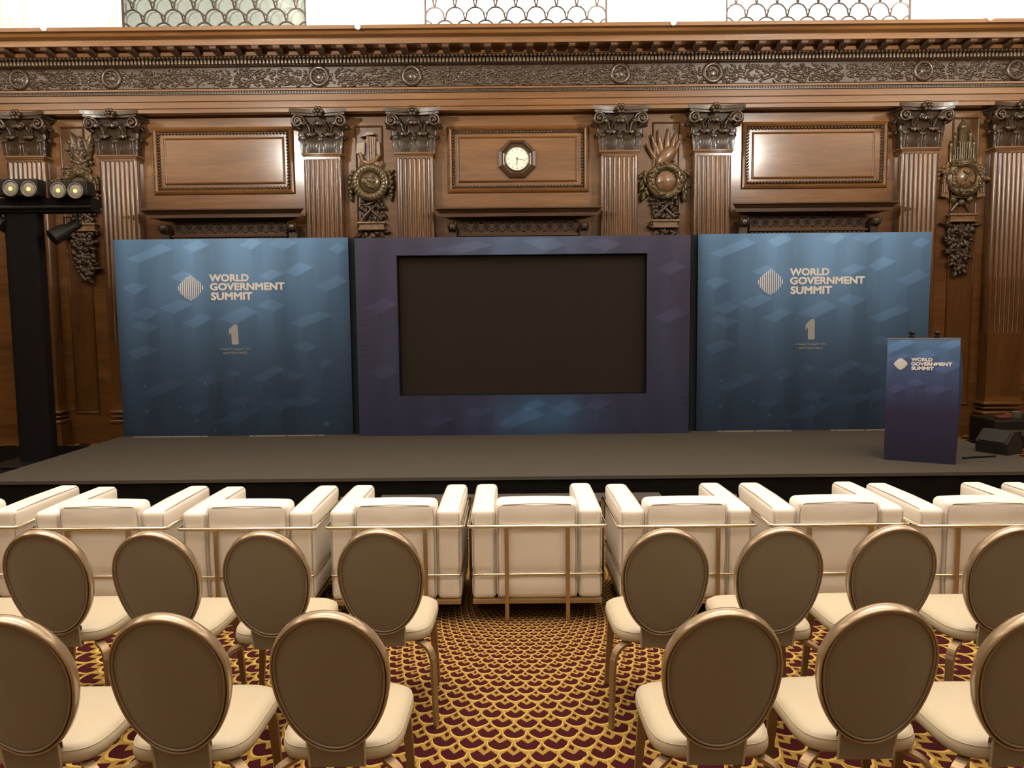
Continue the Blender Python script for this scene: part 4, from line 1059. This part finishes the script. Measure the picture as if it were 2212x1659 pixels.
def make_side(px0, px1, pyref, label, l_org, p_org):
    xa, xb = P(px0, pyref, YP).x, P(px1, pyref, YP).x; xm = (xa + xb) / 2; w = xb - xa
    r_ = thing('backdrop_panel', label, 'backdrop', (xm, YP, ZS), 0, 'printed side panels of the stage backdrop')
    dk = w * 12.5 / 520; sg_ = 1 if px0 < 1000 else -1
    me = print_mesh('printed_face', w - dk, HP, 470, 390, side_col); f_ = bpy.data.objects.new('printed_face', me); C.objects.link(f_); f_.parent = r_; f_.location = (-sg_ * dk / 2, -.001, 0)
    a_, b_ = sorted((-sg_ * w / 2, sg_ * (w / 2 - dk)))
    MB().box(a_, b_, 0, .07, 0, HP).build('frame_box', 'navy', r_)
    a_, b_ = sorted((sg_ * (w / 2 - dk), sg_ * w / 2))
    MB().box(a_, b_, .05, .07, 0, HP).build('gap_shadow_strip', 'navy', r_)  # dark strip stands in for the shadow gap beside the centre section
    def cv(x, y):                                       # drawing units of the left logo crop -> local
        q = P(l_org[0] + (x - 185) / 7.373, l_org[1] + (y - 455) / 7.373 , YP); return (q.x - xm, q.z - ZS)
    def cvs(x, y):
        q0 = P(l_org[0] + (1037 - 185) / 7.373, l_org[1], YP)
        sc_ = (P(l_org[0] + 100, l_org[1], YP).x - P(l_org[0], l_org[1], YP).x) / 100 / 7.373
        return (q0.x - xm + (x - 1037) * sc_, q0.z - ZS - (y - 455) * sc_)
    logo(r_, cvs, -.002)
    q0 = P(p_org[0], p_org[1], YP); s_ = (P(p_org[0] + 100, p_org[1], YP).x - q0.x) / 100 / 15.8
    def cp(x, y): return (q0.x - xm + (x - 1050) * s_, q0.z - ZS - (y - 650) * s_)
    poly = [cp(*p) for p in ((870, 490), (1040, 325), (1075, 310), (1130, 310), (1165, 335), (1172, 380), (1185, 985), (1165, 1000), (975, 1000), (955, 985), (945, 600), (915, 612), (905, 655), (885, 668), (868, 650))]
    pz = bpy.data.objects.new('prize_mark', None); C.objects.link(pz); pz.parent = r_
    MB().prism(poly, -.004, -.001).build('numeral_one', 'silver_print', pz)
    a, b = cp(650, 1252), cp(1460, 1325); text_obj('GOVTECH PRIZE', a[0], b[0], b[1], a[1], -.002, 'grey_print', pz, 'caption', .03, sp=1.15)
    a, b = cp(520, 1105), cp(1585, 1200)
    ar = '\uFE8E\uFE8B'  # placeholder replaced below
    s_ar = ''.join(reversed('\uFE9F\uFE8E\uFE8B\uFEB0\uFE93 \uFE97\uFEDC\uFEE8\uFEEE\uFEDF\uFEEE\uFE9F\uFEF4\uFE8E \uFE8D\uFEDF\uFEA4\uFEDC\uFEEE\uFEE3\uFE8E\uFE95'))
    text_obj(s_ar, a[0], b[0], b[1], a[1], -.002, 'grey_print', pz, 'arabic_caption', .02)
    return r_
make_side(244.5, 764, 515, 'blue printed backdrop panel with white logo, on the left of the dark screen', (384.5, 621), (506.5, 722))
make_side(1496, 2013, 503, 'blue printed backdrop panel with white logo, on the right of the dark screen', (1637, 608), (1751.5, 711))

# centre section with LED wall
xa, xb = P(765.5, 512, YC).x, P(1492, 505, YC).x; xm = (xa + xb) / 2; wC = xb - xa
hC = zc(511, YC) - ZS
cen = thing('screen_surround', 'dark blue and purple printed surround framing the dark video screen', 'backdrop', (xm, YC, ZS))
ox0, ox1 = P(860, 700, YC).x - xm, P(1397.5, 700, YC).x - xm
oz1, oz0 = P(1128, 549.5, YC).z - ZS, P(1128, 853, YC).z - ZS
def cen_base(U, V):
    a = np.array([72, 72, 98.]); b = np.array([42, 44, 70.]); c = np.array([88, 112, 150.]); d = np.array([56, 88, 126.])
    base = lerp(a + 0 * U[..., None], b + 0 * U[..., None], np.clip(V, 0, 1))
    g1 = np.exp(-(((U - .5) / .22) ** 2 + (V / .35) ** 2)); g2 = np.exp(-(((U - .55) / .16) ** 2 + ((V - .9) / .14) ** 2)); g3 = np.exp(-(((U - .10) / .06) ** 2)) * .25 + np.exp(-(((U - .92) / .06) ** 2)) * .3
    base = lerp(base, c + 0 * U[..., None], g1 * .9); base = lerp(base, d + 0 * U[..., None], g2); base = lerp(base, np.array([62, 72, 110.]) + 0 * U[..., None], g3 * np.exp(-((V - .35) / .4) ** 2))
    return base * (1 + .035 * np.sin(U * 60 + 2 * np.sin(V * 3)))[..., None]
RC = [((700, 1170), (760, 1140), (895, 1150), (800, 1205)), ((900, 1250), (1130, 1135), (1240, 1190), (1010, 1280)), ((1060, 1140), (1190, 1085), (1260, 1120), (1130, 1160)),
      ((1280, 1145), (1400, 1085), (1500, 1150), (1385, 1205)), ((1500, 1140), (1590, 1085), (1680, 1115), (1590, 1165)), ((1100, 60), (1300, 45), (1380, 95), (1250, 130)), ((520, 110), (800, 60), (900, 90), (700, 140)),
      ((1500, 90), (1620, 55), (1750, 90), (1650, 130)), ((60, 480), (200, 420), (290, 460), (150, 520)), ((1950, 560), (2100, 500), (2180, 540), (2040, 600)), ((80, 900), (180, 850), (280, 890), (160, 950)),
      ((1960, 250), (2080, 200), (2170, 240), (2050, 290)), ((400, 1230), (560, 1180), (640, 1210), (500, 1270))]
cen_col = render_print(560, 340, cen_base, crop_rh(RC, 10, 35, 2180, 1285, .13), (), .6, 1.28)
me = print_mesh('printed_face', wC, hC, 560, 340, cen_col, (ox0, ox1, oz0, oz1)); o = bpy.data.objects.new('printed_face', me); C.objects.link(o); o.parent = cen
# clean return edges round the opening
e = .012
MB().box(-wC / 2, ox0, .0015, .13, 0, hC).box(ox1, wC / 2, .0015, .13, 0, hC).box(ox0, ox1, .0015, .13, 0, oz0).box(ox0, ox1, .0015, .13, oz1, hC).build('surround_box', 'navy', cen)
mb = MB()
for i in range(8): mb.tube([(-wC / 2 + .006, .002, .95 + i * .07 + random.uniform(-.02, .02)), (-wC / 2 + .07 + random.uniform(0, .05), -.001, .955 + i * .07 + random.uniform(-.02, .02))], .0022, 5)
for i in range(6): mb.tube([(wC / 2 - .006, .002, .15 + i * .07), (wC / 2 - .09, -.001, .14 + i * .07)], .0022, 5)
mb.build('fabric_creases', 'navy', cen)
led = thing('video_screen', 'large dark switched-off LED video screen in the middle of the backdrop', 'screen', (xm, YC + .09, ZS))
sc_m = MB(); sc_m.box(ox0 + .012, ox1 - .012, 0, .045, oz0 + .006, oz1 - .012); sc_m.build('screen_face', 'screen', led)
MB().box(ox0 - .02, ox1 + .02, .046, .12, 0, oz1 + .02).build('screen_cabinet', 'black_metal', led)

# pale strips on the stage at the foot of the backdrop
for (a, b_, y, lab) in ((280, 443, 948, 'at the outer foot of the left backdrop panel'), (530, 694, 947, 'at the inner foot of the left backdrop panel'), (1558, 1722, 938, 'at the inner foot of the right backdrop panel'), (1810, 1912, 936.5, 'behind the lectern at the foot of the right panel')):
    p0, p1 = PZ(a, y, ZS), PZ(b_ if b_ != 1912 else 1960, y - .0098 * (b_ - a), ZS); L0 = p1.x - p0.x
    r_ = thing('floor_strip', 'thin pale metal strip lying on the stage ' + lab, 'metal strip', (p0.x, YP - .10, ZS), 0, 'pale strips at the foot of the backdrop')
    mb = MB()
    for (s0, s1) in ((0, .07), (.085, .49), (.51, .90), (.92, 1.0)): mb.box(L0 * s0, L0 * s1, 0, .035, 0, .012)
    mb.build('strip', 'floor_strip', r_); MB().box(-.004, L0 + .004, .035, .05, 0, .006).build('foot', 'black_metal', r_)

# ------------------------------------------------------------------ lectern
lb, rb = PZ(1909, 992.5, ZS), PZ(2064, 1004, ZS)
wl_ = (rb - lb).length; ang = math.atan2(rb.y - lb.y, rb.x - lb.x); mid = (lb + rb) / 2
hl = P(1993, 731, mid.y).z - ZS
print('lectern', wl_, math.degrees(ang), hl, lb.y)
lec = thing('lectern', 'tall blue printed lectern with white logo on the right of the stage', 'lectern', (mid.x, mid.y, ZS), ang)
wL = wl_; dL = .42
def lec_base(U, V):
    a = np.array([84, 124, 172.]); b = np.array([66, 84, 128.]); c = np.array([44, 44, 72.]); d = np.array([34, 32, 54.])
    x = np.clip(V / .28, 0, 1); y = np.clip((V - .28) / .3, 0, 1); z = np.clip((V - .58) / .42, 0, 1)
    base = lerp(a + 0 * U[..., None], b + 0 * U[..., None], x); base = lerp(base, c + 0 * U[..., None], y); return lerp(base, d + 0 * U[..., None], z)
RL = [((-.1, .08), (.25, .0), (.40, .03), (.05, .12), 1), ((.0, .17), (.22, .12), (.36, .14), (.1, .19), 1), ((.40, .14), (.55, .09), (.72, .13), (.50, .17), 1), ((.70, .06), (.95, .0), (1.1, .03), (.85, .09), 1),
      ((.30, .36), (.42, .32), (.56, .36), (.40, .39), 1), ((.48, .42), (.70, .37), (.92, .39), (.70, .45), 1), ((.62, .24), (.9, .17), (1.05, .2), (.8, .28), 1), ((.0, .42), (.15, .37), (.3, .4), (.12, .45), 1)]
lcol = render_print(200, 330, lec_base, [tuple(x[:4]) + (.15,) for x in RL], (), 1.7, 1.25)
me = print_mesh('printed_front', wL, hl, 200, 330, lcol); o = bpy.data.objects.new('printed_front', me); C.objects.link(o); o.parent = lec; o.location = (0, -.001, 0)
MB().box(-wL / 2, wL / 2, 0, dL, 0, hl - .006).build('body', 'navy', lec)
MB().box(-wL / 2 - .004, wL / 2 + .004, .003, dL + .01, hl - .006, hl).build('top', 'navy', lec)
MB().box(-wL / 2 - .004, wL / 2 + .004, -.004, .003, hl - .006, hl).build('top_edge', 'metal_strip', lec)
wrp = MB()                                                       # loose printed cloth bulging past the right edge
def fn(s_, t_):
    z = hl * (.985 * t_); out = .034 * math.sin(math.pi * min(1, max(0, (t_ - .0) / 1.0))) ** .6 * (.55 + .6 * math.exp(-((t_ - .72) / .25) ** 2))
    a = s_ * math.pi; return (wL / 2 - .004 + out * math.sin(a), .0 + .12 * s_, z)
wrp.grid(fn, 8, 30)
wm_ = wrp.mesh('loose_cloth', 'print'); at = wm_.color_attributes.new('print', 'FLOAT_COLOR', 'POINT')
cl = np.ones((len(wm_.vertices), 4), np.float32); 
for i, v_ in enumerate(wm_.vertices):
    t_ = 1 - v_.co.z / hl; cl[i, :3] = hexl(66 - 28 * t_, 80 - 40 * t_, 122 - 58 * t_)
at.data.foreach_set('color', cl.ravel()); o = bpy.data.objects.new('loose_cloth', wm_); C.objects.link(o); o.parent = lec
def cvl(x, y):
    # photo pixels of the lectern front -> local
    u = (x - 1911.5) / (2068 - 1911.5); v = (y - 731) / (998 - 731); return (-wL / 2 + u * wL, hl * (1 - v))
def cvl2(x, y): return cvl(1927.5 + (x - 185) * .0735, 786.2 + (y - 455) * .0650)
bars_m = logo(lec, cvl2, -.002, .075, wpx=27)
# lectern microphones
for (px, py, lab) in ((1962, 722, 'left of the two black microphones on top of the lectern'), (2018, 723, 'right of the two black microphones on top of the lectern')):
    u = (px - 1911.5) / 156.5 - .5
    q = Vector((math.cos(ang) * u * wL - math.sin(ang) * .22, math.sin(ang) * u * wL + math.cos(ang) * .22)); xx, yy = mid.x + q.x, mid.y + q.y
    mc = thing('microphone', lab, 'microphone', (xx, yy, ZS + hl), 0, 'microphones on the lectern')
    MB().tube([(0, 0, 0), (0, 0, .014)], .026, 12).build('base', 'black_metal', mc)
    MB().tube([(0, 0, .012), (0, .02, .03), (0, 0, .042)], .005, 6).build('gooseneck', 'black_metal', mc)
    MB().ball((-.005, -.015, .045), (.026, .034, .022), 10, 8).build('head', 'black_metal', mc)
# cable from lectern
pts = [PZ(2080, 991.5, ZS), PZ(2095, 990, ZS), PZ(2110, 989, ZS), PZ(2132, 988.3, ZS), PZ(2150, 987, ZS)]
pts = [(p.x, p.y, ZS + .011) for p in pts]
tag(MB().tube(pts, .011, 7).build('cable', 'black_metal'), 'black cable running over the stage from lectern to floor monitor', 'cable')

# floor monitor wedge on stage
m0, m1 = PZ(2128, 973.5, ZS), PZ(2187, 983, ZS)
print('mon', m0, m1)
mon = thing('floor_monitor', 'black wedge floor monitor at the right end of the stage', 'speaker', ((m0.x + m1.x) / 2 + .02, m1.y + .16, ZS), R(-62))
prf = [(-.125, 0), (.125, 0), (.14, .09), (.045, .225), (-.02, .225), (-.14, .11)]
mb = MB(); n = len(prf); wv = .155
mb.add([(x, y, z) for x in (-wv, wv) for (y, z) in prf], [tuple(range(n))[::-1], tuple(range(n, 2 * n))] + [((i + 1) % n, i, n + i, n + (i + 1) % n) for i in range(n)])
mb.build('cabinet', 'monitor_black', mon)
MB().box(-wv + .02, wv - .02, -.008, 0, 0, .145).build('grille', 'monitor_black', mon)
g_ = mon.children[-1]; g_.location = (0, -.136, .119); g_.rotation_euler = (R(-46), 0, 0)
# black equipment case beyond the stage, with bits on it
c0 = P(2148, 960, 9.5); c1 = P(2300, 905, 9.5); zt = P(2190, 908, 9.5).z
cs = thing('equipment_case', 'black equipment case on the floor beyond the right end of the stage', 'case', ((c0.x + c1.x) / 2, 9.5, 0))
hw_ = (c1.x - c0.x) / 2
MB().cbox(-hw_, hw_, 0, .55, 0.02, zt, .02).build('body', 'black_metal', cs)
MB().box(-hw_ - .004, hw_ + .004, -.006, .0, zt - .14, zt - .12).box(-.1, .1, -.02, 0, zt * .45, zt * .6).build('latch_strip', 'grey_plastic', cs)
q = P(2181, 905, 9.55); cb = MB(); cb.rbox((q.x, 9.68, zt + .021), (.085, .06, .018), .016, 2, (0, 0, .006)).rbox((q.x + .05, 9.66, zt + .045), (.035, .035, .02), .016, 2)
tag(cb.build('folded_cloth', 'red_cloth'), 'small crumpled reddish cloth on the black equipment case', 'cloth')
q = P(2198, 898, 9.6); g_ = thing('gaffer_tape_roll', 'dark grey round roll lying on the black equipment case', 'roll', (q.x + .07, 9.74, zt + .001))
MB().tube([(0, 0, .0), (0, 0, .075)], .07, 20).build('roll', 'grey_plastic', g_); MB().tube([(0, 0, .07), (0, 0, .08)], .035, 16).build('core', 'metal_strip', g_)

# ------------------------------------------------------------------ lighting stand on the left
YT = 9.1
tb0 = PZ(80, 962, .012)
st0, st1 = P(25, 600, YT), P(95, 600, YT)
sx_ = (st0.x + st1.x) / 2; hw_ = (st1.x - st0.x) / 2
zb1, zb0 = P(100, 388, YT).z, P(100, 460, YT).z
ls = thing('lighting_stand', 'tall black draped lighting tower with crossbar at the left', 'lighting stand', (sx_, YT, .012))
cb = MB(); pts = []
n = 40
for i in range(n):
    a = 2 * math.pi * i / n; cx_, sn_ = math.cos(a), math.sin(a); k = 1 / max(abs(cx_), abs(sn_)); w = hw_ * (1 + .03 * math.sin(i * 2.4)); pts.append((cx_ * k * w, sn_ * k * .07))
cb.extr_z(pts, 0, zb0, True); cb.build('draped_column', 'black_drape', ls)
MB().cbox(-.40, .40, -.38, .38, 0, .03, .012).build('base_plate', 'black_metal', ls)
bx0, bx1 = P(-60, 430, YT).x - sx_, P(206, 430, YT).x - sx_
zl = zb0 - .012 + .0; bh = (zb1 - zb0) * .42
MB().box(bx0, bx1, -.10, .10, zl, zl + bh).build('crossbar', 'black_drape', ls)
MB().tube([(bx0, -.11, zl + .05), (bx1, -.11, zl + .05)], .025, 10).build('rail', 'black_metal', ls)
for lx0, lx1, l1, l2, lab in ((-8, 84, 23, 62, 'left of the two twin-lamp floodlights on the black tower'), (103, 191, 126, 163, 'right of the two twin-lamp floodlights on the black tower')):
    yy = 408 if lx0 < 0 else 412
    a = P(lx0, yy - 21, YT - .2); b = P(lx1, yy + 20, YT - .2)
    r_ = thing('twin_floodlight', lab, 'floodlight', ((a.x + b.x) / 2, YT - .12, .014 + zl + bh), 0, 'twin floodlights on the tower'); h_ = (b.x - a.x) / 2; zo = r_.location.z
    MB().cbox(-h_, h_, -.10, .08, max(.002, b.z - zo - .06), a.z - zo, .01).build('housing', 'black_metal', r_)
    MB().box(-.05, .05, -.02, .06, 0, b.z - zo + .03).build('yoke', 'black_metal', r_)
    for lp in (l1, l2):
        q = P(lp, yy - (0 if lp != l1 else 1), YT - .23); qx, qz = q.x - r_.location.x, q.z - zo
        ln = MB().lathe_y((qx, qz), [(.088, -.10), (.092, -.118), (.080, -.122), (.074, -.108)], 24).build('lamp', 'lens_rim', r_)
        MB().lathe_y((qx, qz), [(.075, -.106), (.070, -.111), (.03, -.113), (.005, -.1135)], 24).build('lens', 'lens', ln)
        MB().disc((qx, qz - .003), .022, -.119, -.112, 16).build('led', 'led', ln)
# profile spotlight hanging under the bar
q0, q1 = P(152, 492, YT), P(112, 514, YT - .15)
sp_ = thing('spotlight', 'black cylindrical spotlight hanging below the crossbar, aimed down left', 'spotlight', (q0.x, YT, q0.z))
d = Vector((q1.x - q0.x, -.15, q1.z - q0.z)).normalized()
MB().tube([tuple(-d * .12), tuple(-d * .08), tuple(d * .02), tuple(d * .08), tuple(d * .24)], [.05, .062, .062, .085, .092], 20).build('body', 'black_metal', sp_)
MB().tube([tuple(d * .236), tuple(d * .243)], [.074, .074], 20).build('lens', 'black_drape', sp_)
MB().bar([(0.09, 0, 0), (.09, 0, zl + .012 - q0.z - .001)], .02, .02).bar([(-.07, 0, .01), (-.07, 0, .12), (.09, 0, .12)], .018, .018, (0, 1, 0)).build('bracket', 'black_metal', sp_)
q0 = P(2, 482, YT)
sp2 = thing('spotlight', 'black spotlight half cut off at the left edge, left of the tower column', 'spotlight', (q0.x, YT, q0.z))
MB().tube([(-.12, 0, .06), (.0, -.02, .0), (.09, -.04, -.04)], [.07, .08, .085], 18).build('body', 'black_metal', sp2)
MB().bar([(0, 0, 0), (0, 0, zl + .012 - q0.z - .001)], .02, .02).build('bracket', 'black_metal', sp2)

# ================================================================== WHITE ARMCHAIRS
def make_armchair():
    r_ = bpy.data.objects.new('armchair', None); C.objects.link(r_)
    zt, z2, zbs = .541, .265, .10
    def pinch(w):
        k = math.exp(-((w.z - z2) / .022) ** 2)
        sx = 1 if w.x > 0 else -1
        if abs(w.x) > .35: w.x -= sx * .010 * k
        if w.y < .03: w.y += .012 * k
        k2 = math.exp(-((w.z - zt) / .02) ** 2)
        if w.y < .03: w.y += .006 * k2
        if abs(w.x) > .35: w.x -= sx * .006 * k2
        return w
    for sx in (-1, 1):
        a = MB(); a.rbox((sx * .2975, .355, .3775), (.068, .335, .2585), .030, 22, (.004, .004, .005), pinch)
        arm = a.build('armrest', 'leather', r_)
        s_ = MB()
        for xx in (sx * .238, sx * .357): s_.tube([(xx, .026, .15), (xx, .022, .40), (xx, .026, .605), (xx, .05, .627), (xx, .35, .632), (xx, .66, .627)], .0028, 5)
        s_.build('piping', 'leather_seam', arm)
    b = MB(); b.rbox((0, .095, .397), (.231, .078, .278), .035, 14, (.0, .012, .008), lambda w: (pinch(w) if w.y < .05 else w))
    bk = b.build('back_cushion', 'leather', r_)
    s_ = MB(); x, y, z = .217, .022, .662
    s_.tube([(-x, y, .13), (-x, y, .60), (-x + .008, y, z - .02), (-x + .03, y - .002, z - .003), (0, y - .006, z + .004), (x - .03, y - .002, z - .003), (x - .008, y, z - .02), (x, y, .60), (x, y, .13)], .0028, 5)
    s_.build('piping', 'leather_seam', bk)
    MB().rbox((0, .43, .345), (.227, .255, .075), .03, 6, (0, 0, .012)).build('seat_cushion', 'leather', r_)
    MB().rbox((0, .43, .195), (.227, .25, .075), .03, 6).build('seat_base', 'leather', r_)
    def ring(z, hx_, y0, y1, rc=.012):
        return [(-hx_ + rc, y0, z), (-hx_, y0 + rc, z), (-hx_, y1 - rc, z), (-hx_ + rc, y1, z), (hx_ - rc, y1, z), (hx_, y1 - rc, z), (hx_, y0 + rc, z), (hx_ - rc, y0, z)]
    MB().tube([(-.379, .69, zt), (-.379, .35, zt), (-.379, .012, zt), (-.367, 0, zt), (0, 0, zt), (.367, 0, zt), (.379, .012, zt), (.379, .35, zt), (.379, .69, zt)], .0105, 10).build('top_rail', 'steel', r_)
    MB().tube(ring(z2, .362, .012, .690), .0065, 8, True).build('lower_rail', 'steel', r_)
    MB().box(-.362, .362, .004, .03, zbs, .122).box(-.362, .362, .66, .69, zbs, .122).box(-.362, -.33, .03, .66, zbs, .122).box(.33, .362, .03, .66, zbs, .122).box(-.33, .33, .03, .66, .11, .120).build('base_frame', 'base_strip', r_)
    for (x, y) in ((-.170, -.004), (.170, -.004), (-.379, .694), (.379, .694)):
        MB().box(x - .011, x + .011, y - .006, y + .008, 0, zt - .004 if y < .5 else zt + .01).build('leg', 'steel_flat', r_)
    return r_
ac0 = make_armchair()
AX = [(-110, 1141, 0, 'white leather armchair at the far left edge, only its right armrest in view'),
      (211, 1143, 0, 'white leather armchair behind the first two oval chairs from the left'),
      (532, 1143, 0, 'white leather armchair behind the third oval chair, left of the aisle'),
      (852, 1140, -.3, 'white leather armchair behind the oval chair just left of the aisle'),
      (1160, 1137, 0, 'white leather armchair in full view at the head of the aisle'),
      (1485, 1137, .6, 'white leather armchair behind the oval chair just right of the aisle'),
      (1815, 1134, 0, 'white leather armchair behind the second and third oval chairs right of the aisle'),
      (2137, 1136, 0, 'white leather armchair second from the right edge'),
      (2476, 1134, 0, 'white leather armchair at the far right edge, only a corner of its armrest showing')]
for i, (px, py, rz, lab) in enumerate(AX):
    o = ac0 if i == 0 else copy_tree(ac0)
    o.name = 'armchair'; p = PZ(px, py, .541); o.location = (p.x, p.y, 0); o.rotation_euler = (0, 0, R(rz))
    tag(o, lab, 'armchair', 'white leather armchairs in the front row')
    if i in (0, 4, 8): print('arm', i, p)

# ================================================================== OVAL-BACK CHAIRS
def make_chair():
    r_ = bpy.data.objects.new('banquet_chair', None); C.objects.link(r_)
    zc0, hu, hd, hw0 = .663, .197, .265, .1705
    lean = .112 / .462
    def yb(x, z): return .03 - (z - .398) * lean + .55 * x * x
    def ov(a, s=1.0, dy=0.0):                                    # egg outline, widest above the middle
        t = math.sin(a); x = hw0 * s * math.cos(a)
        z = zc0 + ((hu if t > 0 else hd) - hw0 * (1 - s)) * t
        return (x, yb(x, z) + dy, z)
    n = 56
    rim = MB().tube([ov(2 * math.pi * i / n, 1.0) for i in range(n)], .020, 10, True, .32, up=(0, 1, 0)); rim.build('back_rim', 'bronze', r_)
    MB().tube([ov(2 * math.pi * i / n, .945, -.016) for i in range(n)], .0036, 6, True).build('piping', 'taupe_pipe', r_)
    def pad(sgn, s, d0, d1, name, m):
        mb = MB(); v = []; f = []; rings = [1.0, .985, .95, .88, .75, .55, .3]
        for k, q in enumerate(rings):
            dep = d0 + (d1 - d0) * (1 - q ** 2.6) ** .75 if q < 1 else d0 * .3
            for i in range(n):
                p = ov(2 * math.pi * i / n, s)
                x = p[0] * q; z = zc0 + (p[2] - zc0) * q; y = yb(x, z) + sgn * dep
                v.append((x, y, z))
        v.append((0, yb(0, zc0) + sgn * d1, zc0))
        for k in range(len(rings) - 1):
            for i in range(n):
                q = (k * n + i, k * n + (i + 1) % n, (k + 1) * n + (i + 1) % n, (k + 1) * n + i); f.append(q if sgn < 0 else q[::-1])
        for i in range(n):
            q = ((len(rings) - 1) * n + i, (len(rings) - 1) * n + (i + 1) % n, len(v) - 1); f.append(q if sgn < 0 else q[::-1])
        mb.add(v, f, True); mb.build(name, m, r_)
    pad(-1, .965, .011, .021, 'back_panel', 'taupe'); pad(1, .965, .012, .038, 'back_cushion', 'cream')
    # neck joining back and seat
    nk = MB(); nw = .084
    def nf(s_, t_):
        x = (s_ * 2 - 1) * nw * (1 + .03 * t_); z = .334 + .090 * t_; return (x, .022 - (z - .376) * .10 + .35 * x * x + .006 * (1 - t_), z)
    nk.grid(nf, 8, 4); nk.grid(lambda s_, t_: (nf(1 - s_, t_)[0], nf(s_, t_)[1] + .022, nf(s_, t_)[2]), 8, 4); nk.build('neck', 'taupe', r_)
    for sx in (0, 1): MB().tube([nf(sx, 0), nf(sx, .5), nf(sx, 1)], .0040, 6).build('neck_piping', 'cream', r_)
    # seat
    st = MB(); N_ = 48
    def plan(a, ins):
        c, s_ = math.cos(a), math.sin(a); e = 2 / 4.6
        x = abs(c) ** e * (1 if c > 0 else -1); y = abs(s_) ** e * (1 if s_ > 0 else -1)
        wx = .193 - ins; wy = .208 - ins
        return (x * wx * (1 + .03 * y), .238 + y * wy)
    layers = [(.354, .030), (.350, .018), (.355, .004), (.366, .0), (.382, .0), (.396, .006), (.408, .020), (.415, .045), (.419, .10), (.421, .16)]
    v = [(p[0], p[1], z) for (z, ins) in layers for p in [plan(2 * math.pi * i / N_, ins) for i in range(N_)]]; f = []
    for k in range(len(layers) - 1):
        for i in range(N_): f.append((k * N_ + i, k * N_ + (i + 1) % N_, (k + 1) * N_ + (i + 1) % N_, (k + 1) * N_ + i))
    f.append(tuple(range(N_))[::-1]); f.append(tuple((len(layers) - 1) * N_ + i for i in range(N_)))
    st.add(v, f, True); se = st.build('seat', 'cream', r_)
    MB().tube([(p[0], p[1], .395) for p in [plan(2 * math.pi * i / N_, .0045) for i in range(N_)]], .0013, 5, True).build('seam', 'cream', se)
    MB().box(-.13, .13, .12, .40, .336, .352).build('seat_frame', 'leg_metal', r_)
    for sx in (-1, 1):
        MB().bar([(sx * .110, .12, .343), (sx * .150, .060, .340), (sx * .182, .034, .326), (sx * .197, .022, .296), (sx * .203, .016, .25), (sx * .211, .004, .0)], [.034, .034, .034, .034, .032, .024], .013, (.5, 1, 0) if sx > 0 else (-.5, 1, 0), 4).build('leg', 'leg_metal', r_)
        MB().bar([(sx * .145, .385, .350), (sx * .160, .392, .30), (sx * .168, .394, .20), (sx * .182, .400, 0)], [.036, .034, .030, .020], .018, (1, 0, 0), 3).build('leg', 'leg_metal', r_)
    return r_
ch0 = make_chair()
G1, G2 = 'oval-back chairs in the far row', 'oval-back chairs in the near row'
CH = [(-170, 1150, 0, G1, 'cream and taupe oval-back chair at the far left edge, only its seat in view'),
      (77, 1147, 0, G1, 'taupe oval-back chair in the far row, leftmost whole back'),
      (318, 1149, 0, G1, 'taupe oval-back chair in the far row, second whole back from the left'),
      (562, 1149, 0, G1, 'taupe oval-back chair in the far row, third whole back from the left'),
      (814, 1144, 0, G1, 'taupe oval-back chair in the far row just left of the aisle'),
      (1444, 1143, 0, G1, 'taupe oval-back chair in the far row just right of the aisle'),
      (1696, 1140, 0, G1, 'taupe oval-back chair in the far row, second right of the aisle'),
      (1946, 1136, 0, G1, 'taupe oval-back chair in the far row, third right of the aisle'),
      (2209, 1138, 0, G1, 'taupe oval-back chair in the far row, cut by the right edge'),
      (-8, 1333, 0, G2, 'taupe oval-back chair in the near row, cut by the left edge'),
      (339, 1329, 0, G2, 'taupe oval-back chair in the near row, second from the left'),
      (697, 1324, 0, G2, 'taupe oval-back chair in the near row just left of the aisle'),
      (1575, 1318, 0, G2, 'taupe oval-back chair in the near row just right of the aisle'),
      (1922, 1308, 0, G2, 'taupe oval-back chair in the near row, second right of the aisle'),
      (2278, 1318, 0, G2, 'taupe oval-back chair in the near row, cut by the right edge')]
for i, (px, py, rz, g, lab) in enumerate(CH):
    o = ch0 if i == 0 else copy_tree(ch0)
    p = PZ(px, py, .866); o.name = 'banquet_chair'; o.location = (p.x, p.y + .085, 0); o.rotation_euler = (0, 0, R(rz))
    tag(o, lab, 'chair', g)
